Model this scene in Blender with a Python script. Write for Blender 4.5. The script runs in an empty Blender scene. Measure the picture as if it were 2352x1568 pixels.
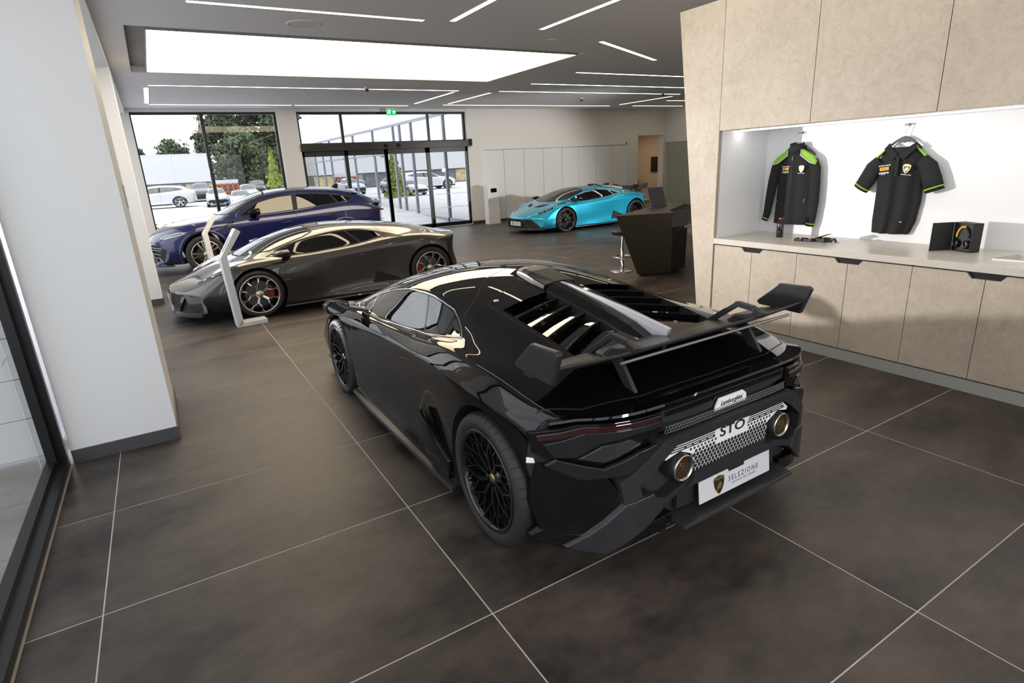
import bpy, bmesh, math, random
from mathutils import Vector, Matrix, Euler
from mathutils.geometry import tessellate_polygon

random.seed(7)
SC = bpy.context.scene
COL = SC.collection
PI = math.pi
R = math.radians

# ------------------------------------------------------------------ camera
def make_camera():
    yaw, pitch, roll = R(30.471), R(17.219), R(-2.987)
    fwd = Vector((math.sin(yaw) * math.cos(pitch), math.cos(yaw) * math.cos(pitch), -math.sin(pitch)))
    right = Vector((math.cos(yaw), -math.sin(yaw), 0))
    up = right.cross(fwd)
    c, s = math.cos(roll), math.sin(roll)
    r2 = right * c + up * s
    u2 = up * c - right * s
    cam = bpy.data.cameras.new('camera')
    cam.sensor_width = 36.0
    cam.sensor_fit = 'HORIZONTAL'
    cam.lens = 1317.5 / 2352 * 36.0
    cam.clip_start, cam.clip_end = 0.05, 400
    o = bpy.data.objects.new('camera', cam)
    COL.objects.link(o)
    m = Matrix((r2, u2, -fwd)).transposed().to_4x4()
    m.translation = Vector((0, 0, 1.90))
    o.matrix_world = m
    SC.camera = o
make_camera()

# ------------------------------------------------------------------ world: bright overcast sky
SKY_STRENGTH = 1.25
def make_world():
    w = bpy.data.worlds.new('sky'); SC.world = w
    w.use_nodes = True
    nt = w.node_tree; nt.nodes.clear()
    out = nt.nodes.new('ShaderNodeOutputWorld')
    bg = nt.nodes.new('ShaderNodeBackground')
    tc = nt.nodes.new('ShaderNodeTexCoord')
    mp = nt.nodes.new('ShaderNodeMapping'); mp.inputs['Scale'].default_value = (1.2, 1.2, 5.0)
    nz = nt.nodes.new('ShaderNodeTexNoise'); nz.inputs['Scale'].default_value = 2.2; nz.inputs['Detail'].default_value = 5
    cr = nt.nodes.new('ShaderNodeValToRGB')
    cr.color_ramp.elements[0].position = 0.30; cr.color_ramp.elements[0].color = (0.72, 0.77, 0.86, 1)
    cr.color_ramp.elements[1].position = 0.62; cr.color_ramp.elements[1].color = (1.0, 1.0, 1.02, 1)
    nt.links.new(tc.outputs['Generated'], mp.inputs['Vector'])
    nt.links.new(mp.outputs['Vector'], nz.inputs['Vector'])
    nt.links.new(nz.outputs['Fac'], cr.inputs['Fac'])
    nt.links.new(cr.outputs['Color'], bg.inputs['Color'])
    bg.inputs['Strength'].default_value = SKY_STRENGTH
    nt.links.new(bg.outputs['Background'], out.inputs['Surface'])
make_world()

# ------------------------------------------------------------------ lamps of the shoot and exposure
PANEL_EMIT, STRIP_EMIT = 3.9, 4.4
def lamp(name, kind, loc, energy, color=(1, 1, 1), radius=0.1, target=None, angle=None, blend=0.3):
    l = bpy.data.lights.new(name, kind); l.energy = energy; l.color = color
    if kind in ('POINT', 'SPOT'): l.shadow_soft_size = radius
    if kind == 'SPOT' and angle: l.spot_size = angle; l.spot_blend = blend
    o = bpy.data.objects.new(name, l); COL.objects.link(o); o.location = loc
    if target is not None:
        o.rotation_euler = (Vector(target) - Vector(loc)).to_track_quat('-Z', 'Y').to_euler()
    return o
# photographer's strobe standing between the two left columns
lamp('strobe_light', 'SPOT', (-0.245, 7.15, 1.575), 780, (1.0, 0.96, 0.91), 0.06, (5.2, 2.9, 1.15), R(62), 0.6)
# second strobe hidden behind the display wall, aimed at the turquoise car
lamp('strobe_light_far', 'SPOT', (12.6, 8.2, 1.75), 620, (1.0, 0.97, 0.94), 0.08, (10.6, 14.2, 0.7), R(70), 0.6)
# small strobe behind the viewpoint for the tail of the black car
lamp('strobe_light_rear', 'SPOT', (1.2, -1.9, 2.1), 110, (1.0, 0.98, 0.96), 0.25, (2.1, 1.6, 0.6), R(50), 0.8)

vs = SC.view_settings
vs.view_transform = 'Standard'; vs.look = 'None'; vs.gamma = 1.0; vs.use_curve_mapping = False
vs.exposure = 0.85
SC.cycles.use_denoising = True
SC.cycles.max_bounces = 8
SC.cycles.diffuse_bounces = 4
SC.cycles.glossy_bounces = 5
SC.cycles.transmission_bounces = 8
SC.cycles.transparent_max_bounces = 16
SC.cycles.sample_clamp_indirect = 6.0
SC.cycles.caustics_reflective = False
SC.cycles.caustics_refractive = False
# ------------------------------------------------------------------ materials
MATS = {}
def srgb(r, g, b):
    f = lambda c: (c / 255 / 12.92) if c / 255 <= 0.04045 else ((c / 255 + 0.055) / 1.055) ** 2.4
    return (f(r), f(g), f(b), 1)
def mat(name, col, rough=0.5, metal=0.0, coat=0.0, emit=None, es=0.0, noise=None, bump=None, spec=None, coat_rough=0.03):
    """noise=(scale, amount, detail) varies the colour, bump=(scale, strength) adds fine relief"""
    if name in MATS: return MATS[name]
    m = bpy.data.materials.new(name); m.use_nodes = True
    nt = m.node_tree; b = nt.nodes['Principled BSDF']
    if len(col) == 3: col = (*col, 1)
    b.inputs['Base Color'].default_value = col
    b.inputs['Roughness'].default_value = rough
    b.inputs['Metallic'].default_value = metal
    b.inputs['Coat Weight'].default_value = coat
    b.inputs['Coat Roughness'].default_value = coat_rough
    if spec is not None: b.inputs['Specular IOR Level'].default_value = spec
    if emit is not None:
        b.inputs['Emission Color'].default_value = (*emit[:3], 1); b.inputs['Emission Strength'].default_value = es
    if noise or bump:
        tc = nt.nodes.new('ShaderNodeTexCoord')
    if noise:
        n = nt.nodes.new('ShaderNodeTexNoise'); n.inputs['Scale'].default_value = noise[0]
        n.inputs['Detail'].default_value = noise[2] if len(noise) > 2 else 4
        nt.links.new(tc.outputs['Object'], n.inputs['Vector'])
        cr = nt.nodes.new('ShaderNodeValToRGB'); a = noise[1]
        cr.color_ramp.elements[0].position = 0.3; cr.color_ramp.elements[1].position = 0.7
        cr.color_ramp.elements[0].color = (*[c * (1 - a) for c in col[:3]], 1)
        cr.color_ramp.elements[1].color = (*[min(1, c * (1 + a)) for c in col[:3]], 1)
        nt.links.new(n.outputs['Fac'], cr.inputs['Fac']); nt.links.new(cr.outputs['Color'], b.inputs['Base Color'])
    if bump:
        n2 = nt.nodes.new('ShaderNodeTexNoise'); n2.inputs['Scale'].default_value = bump[0]; n2.inputs['Detail'].default_value = 6
        nt.links.new(tc.outputs['Object'], n2.inputs['Vector'])
        bp = nt.nodes.new('ShaderNodeBump'); bp.inputs['Strength'].default_value = bump[1]; bp.inputs['Distance'].default_value = 0.01
        nt.links.new(n2.outputs['Fac'], bp.inputs['Height']); nt.links.new(bp.outputs['Normal'], b.inputs['Normal'])
    MATS[name] = m
    return m
def emission(name, col, s):
    if name in MATS: return MATS[name]
    m = bpy.data.materials.new(name); m.use_nodes = True; nt = m.node_tree; nt.nodes.clear()
    o = nt.nodes.new('ShaderNodeOutputMaterial'); e = nt.nodes.new('ShaderNodeEmission')
    e.inputs['Color'].default_value = (*col[:3], 1); e.inputs['Strength'].default_value = s
    nt.links.new(e.outputs[0], o.inputs[0]); MATS[name] = m; return m
def glass(name, tint=(0.95, 0.97, 0.97), ior=1.45, boost=0.0, rough=0.0):
    """thin pane: Fresnel mix of a clear (tinted) pass-through and a mirror reflection"""
    if name in MATS: return MATS[name]
    m = bpy.data.materials.new(name); m.use_nodes = True; nt = m.node_tree; nt.nodes.clear()
    o = nt.nodes.new('ShaderNodeOutputMaterial'); mx = nt.nodes.new('ShaderNodeMixShader')
    t = nt.nodes.new('ShaderNodeBsdfTransparent'); t.inputs[0].default_value = (*tint, 1)
    g = nt.nodes.new('ShaderNodeBsdfGlossy'); g.inputs['Roughness'].default_value = rough
    lw = nt.nodes.new('ShaderNodeFresnel'); lw.inputs['IOR'].default_value = ior
    ad = nt.nodes.new('ShaderNodeMath'); ad.operation = 'ADD'; ad.use_clamp = True; ad.inputs[1].default_value = boost
    geo = nt.nodes.new('ShaderNodeNewGeometry')
    nt.links.new(lw.outputs[0], ad.inputs[0]); nt.links.new(ad.outputs[0], mx.inputs[0])
    nt.links.new(t.outputs[0], mx.inputs[1]); nt.links.new(g.outputs[0], mx.inputs[2])
    nt.links.new(mx.outputs[0], o.inputs[0]); MATS[name] = m; return m

M_WHITE = mat('white_paint', (0.86, 0.87, 0.88), 0.55, noise=(0.6, 0.015), bump=(60, 0.02))
M_WARMWHITE = mat('warm_white_paint', (0.84, 0.825, 0.80), 0.6, noise=(0.5, 0.02), bump=(60, 0.02))
M_CEIL = mat('ceiling_paint', (0.88, 0.88, 0.88), 0.8, noise=(0.4, 0.02))
M_SKIRT = mat('grey_skirting', (0.075, 0.075, 0.08), 0.5, noise=(3, 0.06))
M_FRAME = mat('black_aluminium', (0.012, 0.012, 0.013), 0.35, 0.2, noise=(8, 0.1))
M_GREYFRAME = mat('grey_aluminium', (0.28, 0.31, 0.36), 0.4, 0.3, noise=(8, 0.04))
M_GLASS = glass('window_glass', (0.96, 0.98, 0.98), 1.5)
M_PANELWHITE = mat('white_gloss_panel', (0.86, 0.87, 0.89), 0.22, noise=(0.8, 0.01))
M_LIGHTPANEL = emission('light_panel_diffuser', (1.0, 0.83, 0.58), PANEL_EMIT)
M_STRIP = emission('strip_light_diffuser', (1.0, 0.84, 0.60), STRIP_EMIT)
M_NICHE = mat('niche_white', (0.86, 0.86, 0.87), 0.4, noise=(1.0, 0.01))
M_CHROME = mat('chrome', (0.75, 0.75, 0.76), 0.08, 1.0)
M_SATIN = mat('satin_black', (0.021, 0.021, 0.023), 0.36, noise=(20, 0.08), bump=(300, 0.02))
M_GLOSSBLACK = mat('gloss_black', (0.004, 0.004, 0.0045), 0.05, spec=0.4)
M_MATTEBLACK = mat('matte_black', (0.008, 0.008, 0.008), 0.75, noise=(30, 0.15))
M_PLASTIC_W = mat('white_plastic', (0.78, 0.78, 0.80), 0.3, noise=(2, 0.01))
M_INTERIOR = mat('black_upholstery', (0.014, 0.014, 0.015), 0.7, noise=(30, 0.2), bump=(150, 0.1))

def stone_floor():
    """large porcelain tiles: brown grey with cloudy blotches and a soft sheen"""
    m = bpy.data.materials.new('brown_porcelain'); m.use_nodes = True
    nt = m.node_tree; b = nt.nodes['Principled BSDF']
    geo = nt.nodes.new('ShaderNodeNewGeometry'); oi = nt.nodes.new('ShaderNodeObjectInfo')
    add = nt.nodes.new('ShaderNodeVectorMath'); add.operation = 'ADD'
    sc = nt.nodes.new('ShaderNodeVectorMath'); sc.operation = 'SCALE'; sc.inputs['Scale'].default_value = 37.0
    cmb = nt.nodes.new('ShaderNodeCombineXYZ')
    nt.links.new(oi.outputs['Random'], cmb.inputs[0]); nt.links.new(oi.outputs['Random'], cmb.inputs[1])
    nt.links.new(cmb.outputs[0], sc.inputs[0]); nt.links.new(geo.outputs['Position'], add.inputs[0]); nt.links.new(sc.outputs[0], add.inputs[1])
    mp = nt.nodes.new('ShaderNodeMapping'); mp.inputs['Scale'].default_value = (1.0, 1.7, 1)
    nt.links.new(add.outputs[0], mp.inputs['Vector'])
    n1 = nt.nodes.new('ShaderNodeTexNoise'); n1.inputs['Scale'].default_value = 1.3; n1.inputs['Detail'].default_value = 4; n1.inputs['Roughness'].default_value = 0.55
    n2 = nt.nodes.new('ShaderNodeTexNoise'); n2.inputs['Scale'].default_value = 9; n2.inputs['Detail'].default_value = 8; n2.inputs['Roughness'].default_value = 0.65
    nt.links.new(mp.outputs[0], n1.inputs['Vector']); nt.links.new(mp.outputs[0], n2.inputs['Vector'])
    mix = nt.nodes.new('ShaderNodeMix'); mix.data_type = 'FLOAT'; mix.inputs[0].default_value = 0.28
    nt.links.new(n1.outputs['Fac'], mix.inputs[2]); nt.links.new(n2.outputs['Fac'], mix.inputs[3])
    cr = nt.nodes.new('ShaderNodeValToRGB')
    cr.color_ramp.elements[0].position = 0.37; cr.color_ramp.elements[0].color = (0.017, 0.0138, 0.0120, 1)
    cr.color_ramp.elements[1].position = 0.64; cr.color_ramp.elements[1].color = (0.086, 0.067, 0.056, 1)
    nt.links.new(mix.outputs[0], cr.inputs['Fac']); nt.links.new(cr.outputs['Color'], b.inputs['Base Color'])
    rr = nt.nodes.new('ShaderNodeMapRange'); rr.inputs['To Min'].default_value = 0.38; rr.inputs['To Max'].default_value = 0.56
    nt.links.new(n1.outputs['Fac'], rr.inputs['Value']); nt.links.new(rr.outputs[0], b.inputs['Roughness'])
    bp = nt.nodes.new('ShaderNodeBump'); bp.inputs['Strength'].default_value = 0.03; bp.inputs['Distance'].default_value = 0.01
    nt.links.new(n2.outputs['Fac'], bp.inputs['Height']); nt.links.new(bp.outputs['Normal'], b.inputs['Normal'])
    MATS['brown_porcelain'] = m; return m
M_TILE = stone_floor()
M_GROUT = mat('light_grout', (0.46, 0.42, 0.38), 0.8, noise=(6, 0.08))

def plaster(name, c0, c1, rough=0.5):
    """trowelled beige micro-cement with swirling strokes"""
    m = bpy.data.materials.new(name); m.use_nodes = True
    nt = m.node_tree; b = nt.nodes['Principled BSDF']
    tc = nt.nodes.new('ShaderNodeTexCoord'); geo = nt.nodes.new('ShaderNodeNewGeometry')
    n0 = nt.nodes.new('ShaderNodeTexNoise'); n0.inputs['Scale'].default_value = 1.6; n0.inputs['Detail'].default_value = 3
    n1 = nt.nodes.new('ShaderNodeTexNoise'); n1.inputs['Scale'].default_value = 6.0; n1.inputs['Detail'].default_value = 8
    n1.inputs['Distortion'].default_value = 2.2; n1.inputs['Roughness'].default_value = 0.6
    n2 = nt.nodes.new('ShaderNodeTexNoise'); n2.inputs['Scale'].default_value = 26; n2.inputs['Detail'].default_value = 6; n2.inputs['Distortion'].default_value = 1.5
    for n in (n0, n1, n2): nt.links.new(geo.outputs['Position'], n.inputs['Vector'])
    mx = nt.nodes.new('ShaderNodeMath'); mx.operation = 'ADD'
    m2 = nt.nodes.new('ShaderNodeMath'); m2.operation = 'MULTIPLY'; m2.inputs[1].default_value = 0.35
    m3 = nt.nodes.new('ShaderNodeMath'); m3.operation = 'MULTIPLY_ADD'; m3.inputs[1].default_value = 0.4
    nt.links.new(n2.outputs['Fac'], m2.inputs[0])
    nt.links.new(n0.outputs['Fac'], m3.inputs[0]); nt.links.new(m2.outputs[0], m3.inputs[2])
    m4 = nt.nodes.new('ShaderNodeMath'); m4.operation = 'MULTIPLY_ADD'; m4.inputs[1].default_value = 0.45
    nt.links.new(n1.outputs['Fac'], m4.inputs[0]); nt.links.new(m3.outputs[0], m4.inputs[2])
    cr = nt.nodes.new('ShaderNodeValToRGB')
    cr.color_ramp.elements[0].position = 0.42; cr.color_ramp.elements[0].color = (*c0, 1)
    cr.color_ramp.elements[1].position = 0.78; cr.color_ramp.elements[1].color = (*c1, 1)
    nt.links.new(m4.outputs[0], cr.inputs['Fac']); nt.links.new(cr.outputs['Color'], b.inputs['Base Color'])
    b.inputs['Roughness'].default_value = rough
    bp = nt.nodes.new('ShaderNodeBump'); bp.inputs['Strength'].default_value = 0.06; bp.inputs['Distance'].default_value = 0.01
    nt.links.new(n2.outputs['Fac'], bp.inputs['Height']); nt.links.new(bp.outputs['Normal'], b.inputs['Normal'])
    MATS[name] = m; return m
M_PLASTER = plaster('beige_plaster', (0.40, 0.332, 0.258), (0.565, 0.49, 0.40))
M_DESK = plaster('bronze_plaster', (0.022, 0.018, 0.011), (0.040, 0.032, 0.020), 0.42)

# ------------------------------------------------------------------ mesh builder
class MB:
    def __init__(s): s.v = []; s.f = []; s.sm = []
    def add(s, vs, fs, smooth=False):
        k = len(s.v); s.v += [tuple(v) for v in vs]
        for f in fs: s.f.append([i + k for i in f]); s.sm.append(smooth)
        return s
    def box(s, x0, x1, y0, y1, z0, z1):
        v = [(x0, y0, z0), (x1, y0, z0), (x1, y1, z0), (x0, y1, z0), (x0, y0, z1), (x1, y0, z1), (x1, y1, z1), (x0, y1, z1)]
        return s.add(v, [(0, 3, 2, 1), (4, 5, 6, 7), (0, 1, 5, 4), (1, 2, 6, 5), (2, 3, 7, 6), (3, 0, 4, 7)])
    def hexa(s, v8):
        return s.add(v8, [(0, 3, 2, 1), (4, 5, 6, 7), (0, 1, 5, 4), (1, 2, 6, 5), (2, 3, 7, 6), (3, 0, 4, 7)])
    def quad(s, a, b, c, d): return s.add([a, b, c, d], [(0, 1, 2, 3)])
    def prism(s, poly, axis, a0, a1):
        """polygon in the two other axes (in xyz order) extruded along axis"""
        n = len(poly)
        def p3(p, a):
            return {'x': (a, p[0], p[1]), 'y': (p[0], a, p[1]), 'z': (p[0], p[1], a)}[axis]
        vs = [p3(p, a0) for p in poly] + [p3(p, a1) for p in poly]
        tri = tessellate_polygon([[Vector((p[0], p[1], 0)) for p in poly]])
        fs = [tuple(t) for t in tri] + [tuple(i + n for i in reversed(t)) for t in tri]
        fs += [(i, (i + 1) % n, n + (i + 1) % n, n + i) for i in range(n)]
        return s.add(vs, fs)
    def tube(s, pts, r, seg=8, cap=True, closed=False):
        pts = [Vector(p) for p in pts]; n = len(pts); rings = []
        prev = None
        for i, p in enumerate(pts):
            if closed: t = (pts[(i + 1) % n] - pts[i - 1]).normalized()
            else: t = (pts[min(i + 1, n - 1)] - pts[max(i - 1, 0)]).normalized()
            if prev is None:
                a = Vector((0, 0, 1)) if abs(t.z) < 0.9 else Vector((1, 0, 0))
                u = t.cross(a).normalized()
            else:
                u = (prev - t * prev.dot(t)).normalized()
            prev = u; w = t.cross(u)
            rr = r[i] if isinstance(r, (list, tuple)) else r
            rings.append([p + (u * math.cos(2 * PI * k / seg) + w * math.sin(2 * PI * k / seg)) * rr for k in range(seg)])
        vs = [v for ring in rings for v in ring]; fs = []
        m = n if closed else n - 1
        for i in range(m):
            for k in range(seg):
                a, b = i * seg, ((i + 1) % n) * seg
                fs.append((a + k, a + (k + 1) % seg, b + (k + 1) % seg, b + k))
        s.add(vs, fs, True)
        if cap and not closed:
            s.add(rings[0], [tuple(reversed(range(seg)))]); s.add(rings[-1], [tuple(range(seg))])
        return s
    def lathe(s, prof, axis='z', c=(0, 0, 0), seg=24, smooth=True):
        """profile of (radius, along axis)"""
        vs = []
        for r, h in prof:
            for k in range(seg):
                a = 2 * PI * k / seg; u, w = r * math.cos(a), r * math.sin(a)
                p = {'z': (u, w, h), 'x': (h, u, w), 'y': (w, h, u)}[axis]
                vs.append((p[0] + c[0], p[1] + c[1], p[2] + c[2]))
        fs = []
        for i in range(len(prof) - 1):
            for k in range(seg):
                fs.append((i * seg + k, i * seg + (k + 1) % seg, (i + 1) * seg + (k + 1) % seg, (i + 1) * seg + k))
        return s.add(vs, fs, smooth)
    def bar(s, a, b, w, h, up=(0, 0, 1)):
        """rectangular bar from a to b, w across, h along up"""
        a, b = Vector(a), Vector(b); t = (b - a).normalized(); up = Vector(up)
        u = t.cross(up).normalized() * (w / 2); v = u.cross(t).normalized() * (h / 2)
        return s.hexa([a - u - v, a + u - v, b + u - v, b - u - v, a - u + v, a + u + v, b + u + v, b - u + v])
    def mesh(s, name):
        me = bpy.data.meshes.new(name); me.from_pydata(s.v, [], s.f)
        me.polygons.foreach_set('use_smooth', s.sm)
        me.update()
        return me
    def build(s, name, m=None, parent=None, bevel=0, fixn=True):
        me = s.mesh(name)
        if fixn:
            bm = bmesh.new(); bm.from_mesh(me); bmesh.ops.recalc_face_normals(bm, faces=bm.faces); bm.to_mesh(me); bm.free()
        return obj(name, me, m, parent, bevel)

def obj(name, me, m=None, parent=None, bevel=0):
    o = bpy.data.objects.new(name, me); COL.objects.link(o)
    if m is not None: me.materials.clear(); me.materials.append(m)
    if parent is not None: o.parent = parent
    if bevel:
        b = o.modifiers.new('bevel', 'BEVEL'); b.width = bevel; b.segments = 2; b.limit_method = 'ANGLE'; b.angle_limit = R(35)
        b.harden_normals = False
    return o
def tag(o, label, cat, group=None):
    o['label'] = label; o['category'] = cat
    if group: o['group'] = group
    return o
def struct(o): o['kind'] = 'structure'; return o
def thing(name, label, cat, loc=(0, 0, 0), rz=0.0, group=None):
    o = bpy.data.objects.new(name, None); o.empty_display_size = 0.1; COL.objects.link(o)
    o.location = loc; o.rotation_euler = (0, 0, rz)
    return tag(o, label, cat, group)
def dup(o, parent=None, **kw):
    c = o.copy(); COL.objects.link(c)
    if parent is not None: c.parent = parent
    for k, v in kw.items(): setattr(c, k, v)
    return c
def dup_tree(root, loc, rz=None, label=None):
    r = root.copy(); COL.objects.link(r); r.location = loc
    if rz is not None: r.rotation_euler = (0, 0, rz)
    if label: r['label'] = label
    for ch in list(root.children):
        c = ch.copy(); COL.objects.link(c); c.parent = r
        for g in list(ch.children):
            d = g.copy(); COL.objects.link(d); d.parent = c
    return r
FONT_CACHE = {}
def text(name, body, size, m, parent=None, loc=(0, 0, 0), rot=(0, 0, 0), depth=0.0008, align='CENTER', shear=0.0, space=1.0, sx=1.0, bold=0.0):
    cu = bpy.data.curves.new(name, 'FONT'); cu.body = body; cu.size = size; cu.extrude = depth
    cu.align_x = align; cu.align_y = 'CENTER'; cu.shear = shear; cu.space_character = space; cu.offset = bold
    cu.resolution_u = 3
    o = bpy.data.objects.new(name, cu); COL.objects.link(o)
    dg = bpy.context.evaluated_depsgraph_get()
    me = bpy.data.meshes.new_from_object(o.evaluated_get(dg)); COL.objects.unlink(o); bpy.data.objects.remove(o)
    me.name = name
    t = obj(name, me, m, parent); t.location = loc; t.rotation_euler = rot; t.scale = (sx, 1, 1)
    return t
# ------------------------------------------------------------------ the room
CZ = 3.647          # ceiling
DW = 17.67          # far (door) wall plane
XR = 18.10          # far right wall
XL = -0.87          # left glazed wall, inner face
XB = 5.16           # beige display wall front face
K = 1.0215

# floor: screed + single tiles with recessed joints
floor = struct(MB().box(-0.98, 19.6, -3.4, 17.95, -0.10, -0.0012).build('floor', M_GROUT))
tile_cache = {}
TX0, TDX, TY0, TDY, J = -0.575, 1.5, 0.849, 1.0155, 0.0028
for i in range(-1, 13):
    x0, x1 = TX0 + i * TDX, TX0 + (i + 1) * TDX
    x0, x1 = max(x0, -0.866), min(x1, XR)
    if x1 - x0 < 0.05: continue
    for j in range(-4, 17):
        y0, y1 = TY0 + j * TDY, TY0 + (j + 1) * TDY
        y0, y1 = max(y0, -3.2), min(y1, DW)
        if y1 - y0 < 0.05: continue
        w, d = round(x1 - x0, 3), round(y1 - y0, 3)
        me = tile_cache.get((w, d))
        if me is None:
            a, b, c = w / 2 - J, d / 2 - J, 0.0015
            v = [(-a, -b, -0.02), (a, -b, -0.02), (a, b, -0.02), (-a, b, -0.02),
                 (-a, -b, -c), (a, -b, -c), (a, b, -c), (-a, b, -c),
                 (-a + c, -b + c, 0), (a - c, -b + c, 0), (a - c, b - c, 0), (-a + c, b - c, 0)]
            f = [(8, 9, 10, 11)]
            for k in range(4):
                n = (k + 1) % 4
                f += [(k, n, 4 + n, 4 + k), (4 + k, 4 + n, 8 + n, 8 + k)]
            me = MB().add(v, f).mesh('floor_tile'); me.materials.append(M_TILE); tile_cache[(w, d)] = me
        o = obj('floor_tile', me, None, floor)
        o.location = ((x0 + x1) / 2, (y0 + y1) / 2, 0)

# ceiling with the opening of the light panel
OX0, OX1, OY0, OY1 = 0.09, 6.82, 8.62, 12.08
ceil = MB()
for (a, b, c, d) in ((-0.98, 19.6, -3.4, OY0), (-0.98, 19.6, OY1, 17.95), (-0.98, OX0, OY0, OY1), (OX1, 19.6, OY0, OY1)):
    ceil.box(a, b, c, d, CZ, CZ + 0.16)
ceil.box(OX0, OX1, OY0, OY1, CZ + 0.12, CZ + 0.16)
ceiling = struct(ceil.build('ceiling', M_CEIL))
M_RECESS = mat('ceiling_recess_paint', (0.36, 0.35, 0.34), 0.8, noise=(1, 0.02))
MB().box(OX0 + 0.002, OX1 - 0.002, OY0 + 0.002, OY1 - 0.002, CZ + 0.10, CZ + 0.118).build('recess_back', M_RECESS, ceiling)
lp = thing('ceiling_light_panel', 'huge rectangular glowing light panel recessed in the grey ceiling', 'light panel', (3.56, 10.4, CZ))
fr = MB(); w_ = 0.018
X0, X1, Y0, Y1 = 0.315 - 3.56, 6.79 - 3.56, 8.80 - 10.4, 12.03 - 10.4
for (a, b, c, d) in ((X0 - w_, X1 + w_, Y0 - w_, Y0), (X0 - w_, X1 + w_, Y1, Y1 + w_), (X0 - w_, X0, Y0, Y1), (X1, X1 + w_, Y0, Y1)):
    fr.box(a, b, c, d, 0.0, 0.098)
fr.build('panel_frame', mat('panel_frame_paint', (0.40, 0.38, 0.35), 0.5, noise=(2, 0.03)), lp)
MB().box(X0, X1, Y0, Y1, 0.012, 0.03).build('diffuser', M_LIGHTPANEL, lp)

# linear ceiling lights
def strip(x0, y0, x1, y1, label, w=0.078):
    a, b = Vector((x0 * K, y0 * K, CZ)), Vector((x1 * K, y1 * K, CZ))
    mid = (a + b) / 2
    t = thing('linear_ceiling_light', label, 'strip light', mid, math.atan2(b.y - a.y, b.x - a.x), 'linear lights recessed in the ceiling')
    L = (b - a).length / 2
    MB().box(-L, L, -w / 2, w / 2, -0.003, 0.02).build('diffuser', M_STRIP, t)
    m = MB(); e = 0.008
    for (p, q, r_, s_) in ((-L - e, L + e, -w / 2 - e, -w / 2), (-L - e, L + e, w / 2, w / 2 + e), (-L - e, -L, -w / 2, w / 2), (L, L + e, -w / 2, w / 2)):
        m.box(p, q, r_, s_, -0.004, 0.02)
    m.build('trim_rail', M_CEIL, t)
    return t
strip(0.66, 7.19, 3.22, 7.19, 'long strip light nearest the camera at top left of the ceiling')
strip(3.57, 7.11, 3.57, 0.90, 'strip light running towards the camera, left one of the pair at top centre')
strip(4.92, 7.15, 4.92, 2.75, 'strip light running towards the camera, right one of the pair at top centre')
strip(6.30, 7.56, 8.51, 8.65, 'short slanted strip light right of the glowing ceiling panel')
strip(7.89, 10.24, 12.4, 10.20, 'strip light beyond the slanted one, nearest of the parallel lights at right')
strip(7.86, 11.88, 13.9, 11.82, 'second of the parallel strip lights at the right of the ceiling')
strip(7.78, 13.20, 13.92, 13.10, 'third of the parallel strip lights, above the turquoise car')
strip(14.02, 15.85, 14.10, 13.57, 'slanting strip light at the far right end above the open doorway')
strip(14.95, 14.62, 17.3, 14.60, 'short strip light just left of the beige wall edge, far back')
strip(14.93, 16.20, 17.33, 16.16, 'short strip light along the far right white wall')
strip(7.67, 16.25, 13.91, 16.25, 'long strip light along the white cupboard wall')
strip(7.69, 15.92, 7.69, 13.50, 'right one of two slanting strip lights in front of the glass doors')
strip(6.67, 15.95, 6.67, 13.48, 'left one of two slanting strip lights in front of the glass doors')
strip(0.32, 13.28, 6.68, 13.24, 'long strip light just behind the glowing ceiling panel')
strip(0.33, 16.47, 3.49, 16.47, 'strip light above the big window, left half of the line')
strip(3.57, 16.47, 6.66, 16.45, 'strip light above the glass doors, right half of the line')
strip(0.285, 13.61, 0.285, 16.22, 'short strip light at the left end joining the two long lights')
for k, (a, b, c, d) in enumerate(((0.66, 0.6, 3.3, 0.6), (3.57, 0.5, 3.57, -2.4), (0.3, 0.3, 0.3, -2.4), (4.92, 2.6, 4.92, -2.4), (0.3, 6.4, 0.3, 1.4))):
    strip(a, b, c, d, ('strip light overhead just behind the viewpoint, running crosswise', 'middle strip light behind the viewpoint running to the rear window', 'strip light behind the viewpoint along the left glazing', 'strip light along the ceiling above the display cabinets', 'strip light above the left glazing beside the near column')[k])

# ceiling fittings
def ring_speaker(x, y, r, label):
    t = thing('ceiling_speaker', label, 'speaker', (x * K, y * K, CZ))
    MB().lathe([(r, 0), (r, -0.006), (r - 0.02, -0.010), (r - 0.035, -0.004)], seg=36).build('rim', M_CEIL, t)
    MB().lathe([(0.0, -0.002), (r * 0.5, -0.006), (r - 0.035, -0.003)], seg=36).build('grille', mat('speaker_grille', (0.80, 0.80, 0.80), 0.8, noise=(200, 0.05)), t)
ring_speaker(1.93, 7.79, 0.21, 'large round ceiling speaker beside the nearest long strip light')
ring_speaker(5.47, 7.70, 0.085, 'small round ceiling disc between the two top centre strip lights')
ring_speaker(9.68, 11.0, 0.11, 'small round ceiling disc between the first parallel strip lights at right')
def ceiling_cam(x, y, label):
    t = thing('ceiling_sensor', label, 'sensor', (x * K, y * K, CZ))
    MB().lathe([(0.055, 0), (0.055, -0.03), (0.045, -0.035), (0, -0.035)], seg=20).build('base', M_PLASTIC_W, t)
    MB().lathe([(0.04, -0.035), (0.042, -0.06), (0.03, -0.085), (0.0, -0.095)], seg=20).build('dome', mat('dark_dome', (0.05, 0.05, 0.05), 0.15), t)
ceiling_cam(4.35, 12.96, 'small dome sensor under the strip light behind the glowing panel')
ceiling_cam(13.01, 12.88, 'small dome sensor beside the third parallel strip light')
ceiling_cam(11.17, 14.28, 'small dome sensor above the turquoise car')

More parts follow.
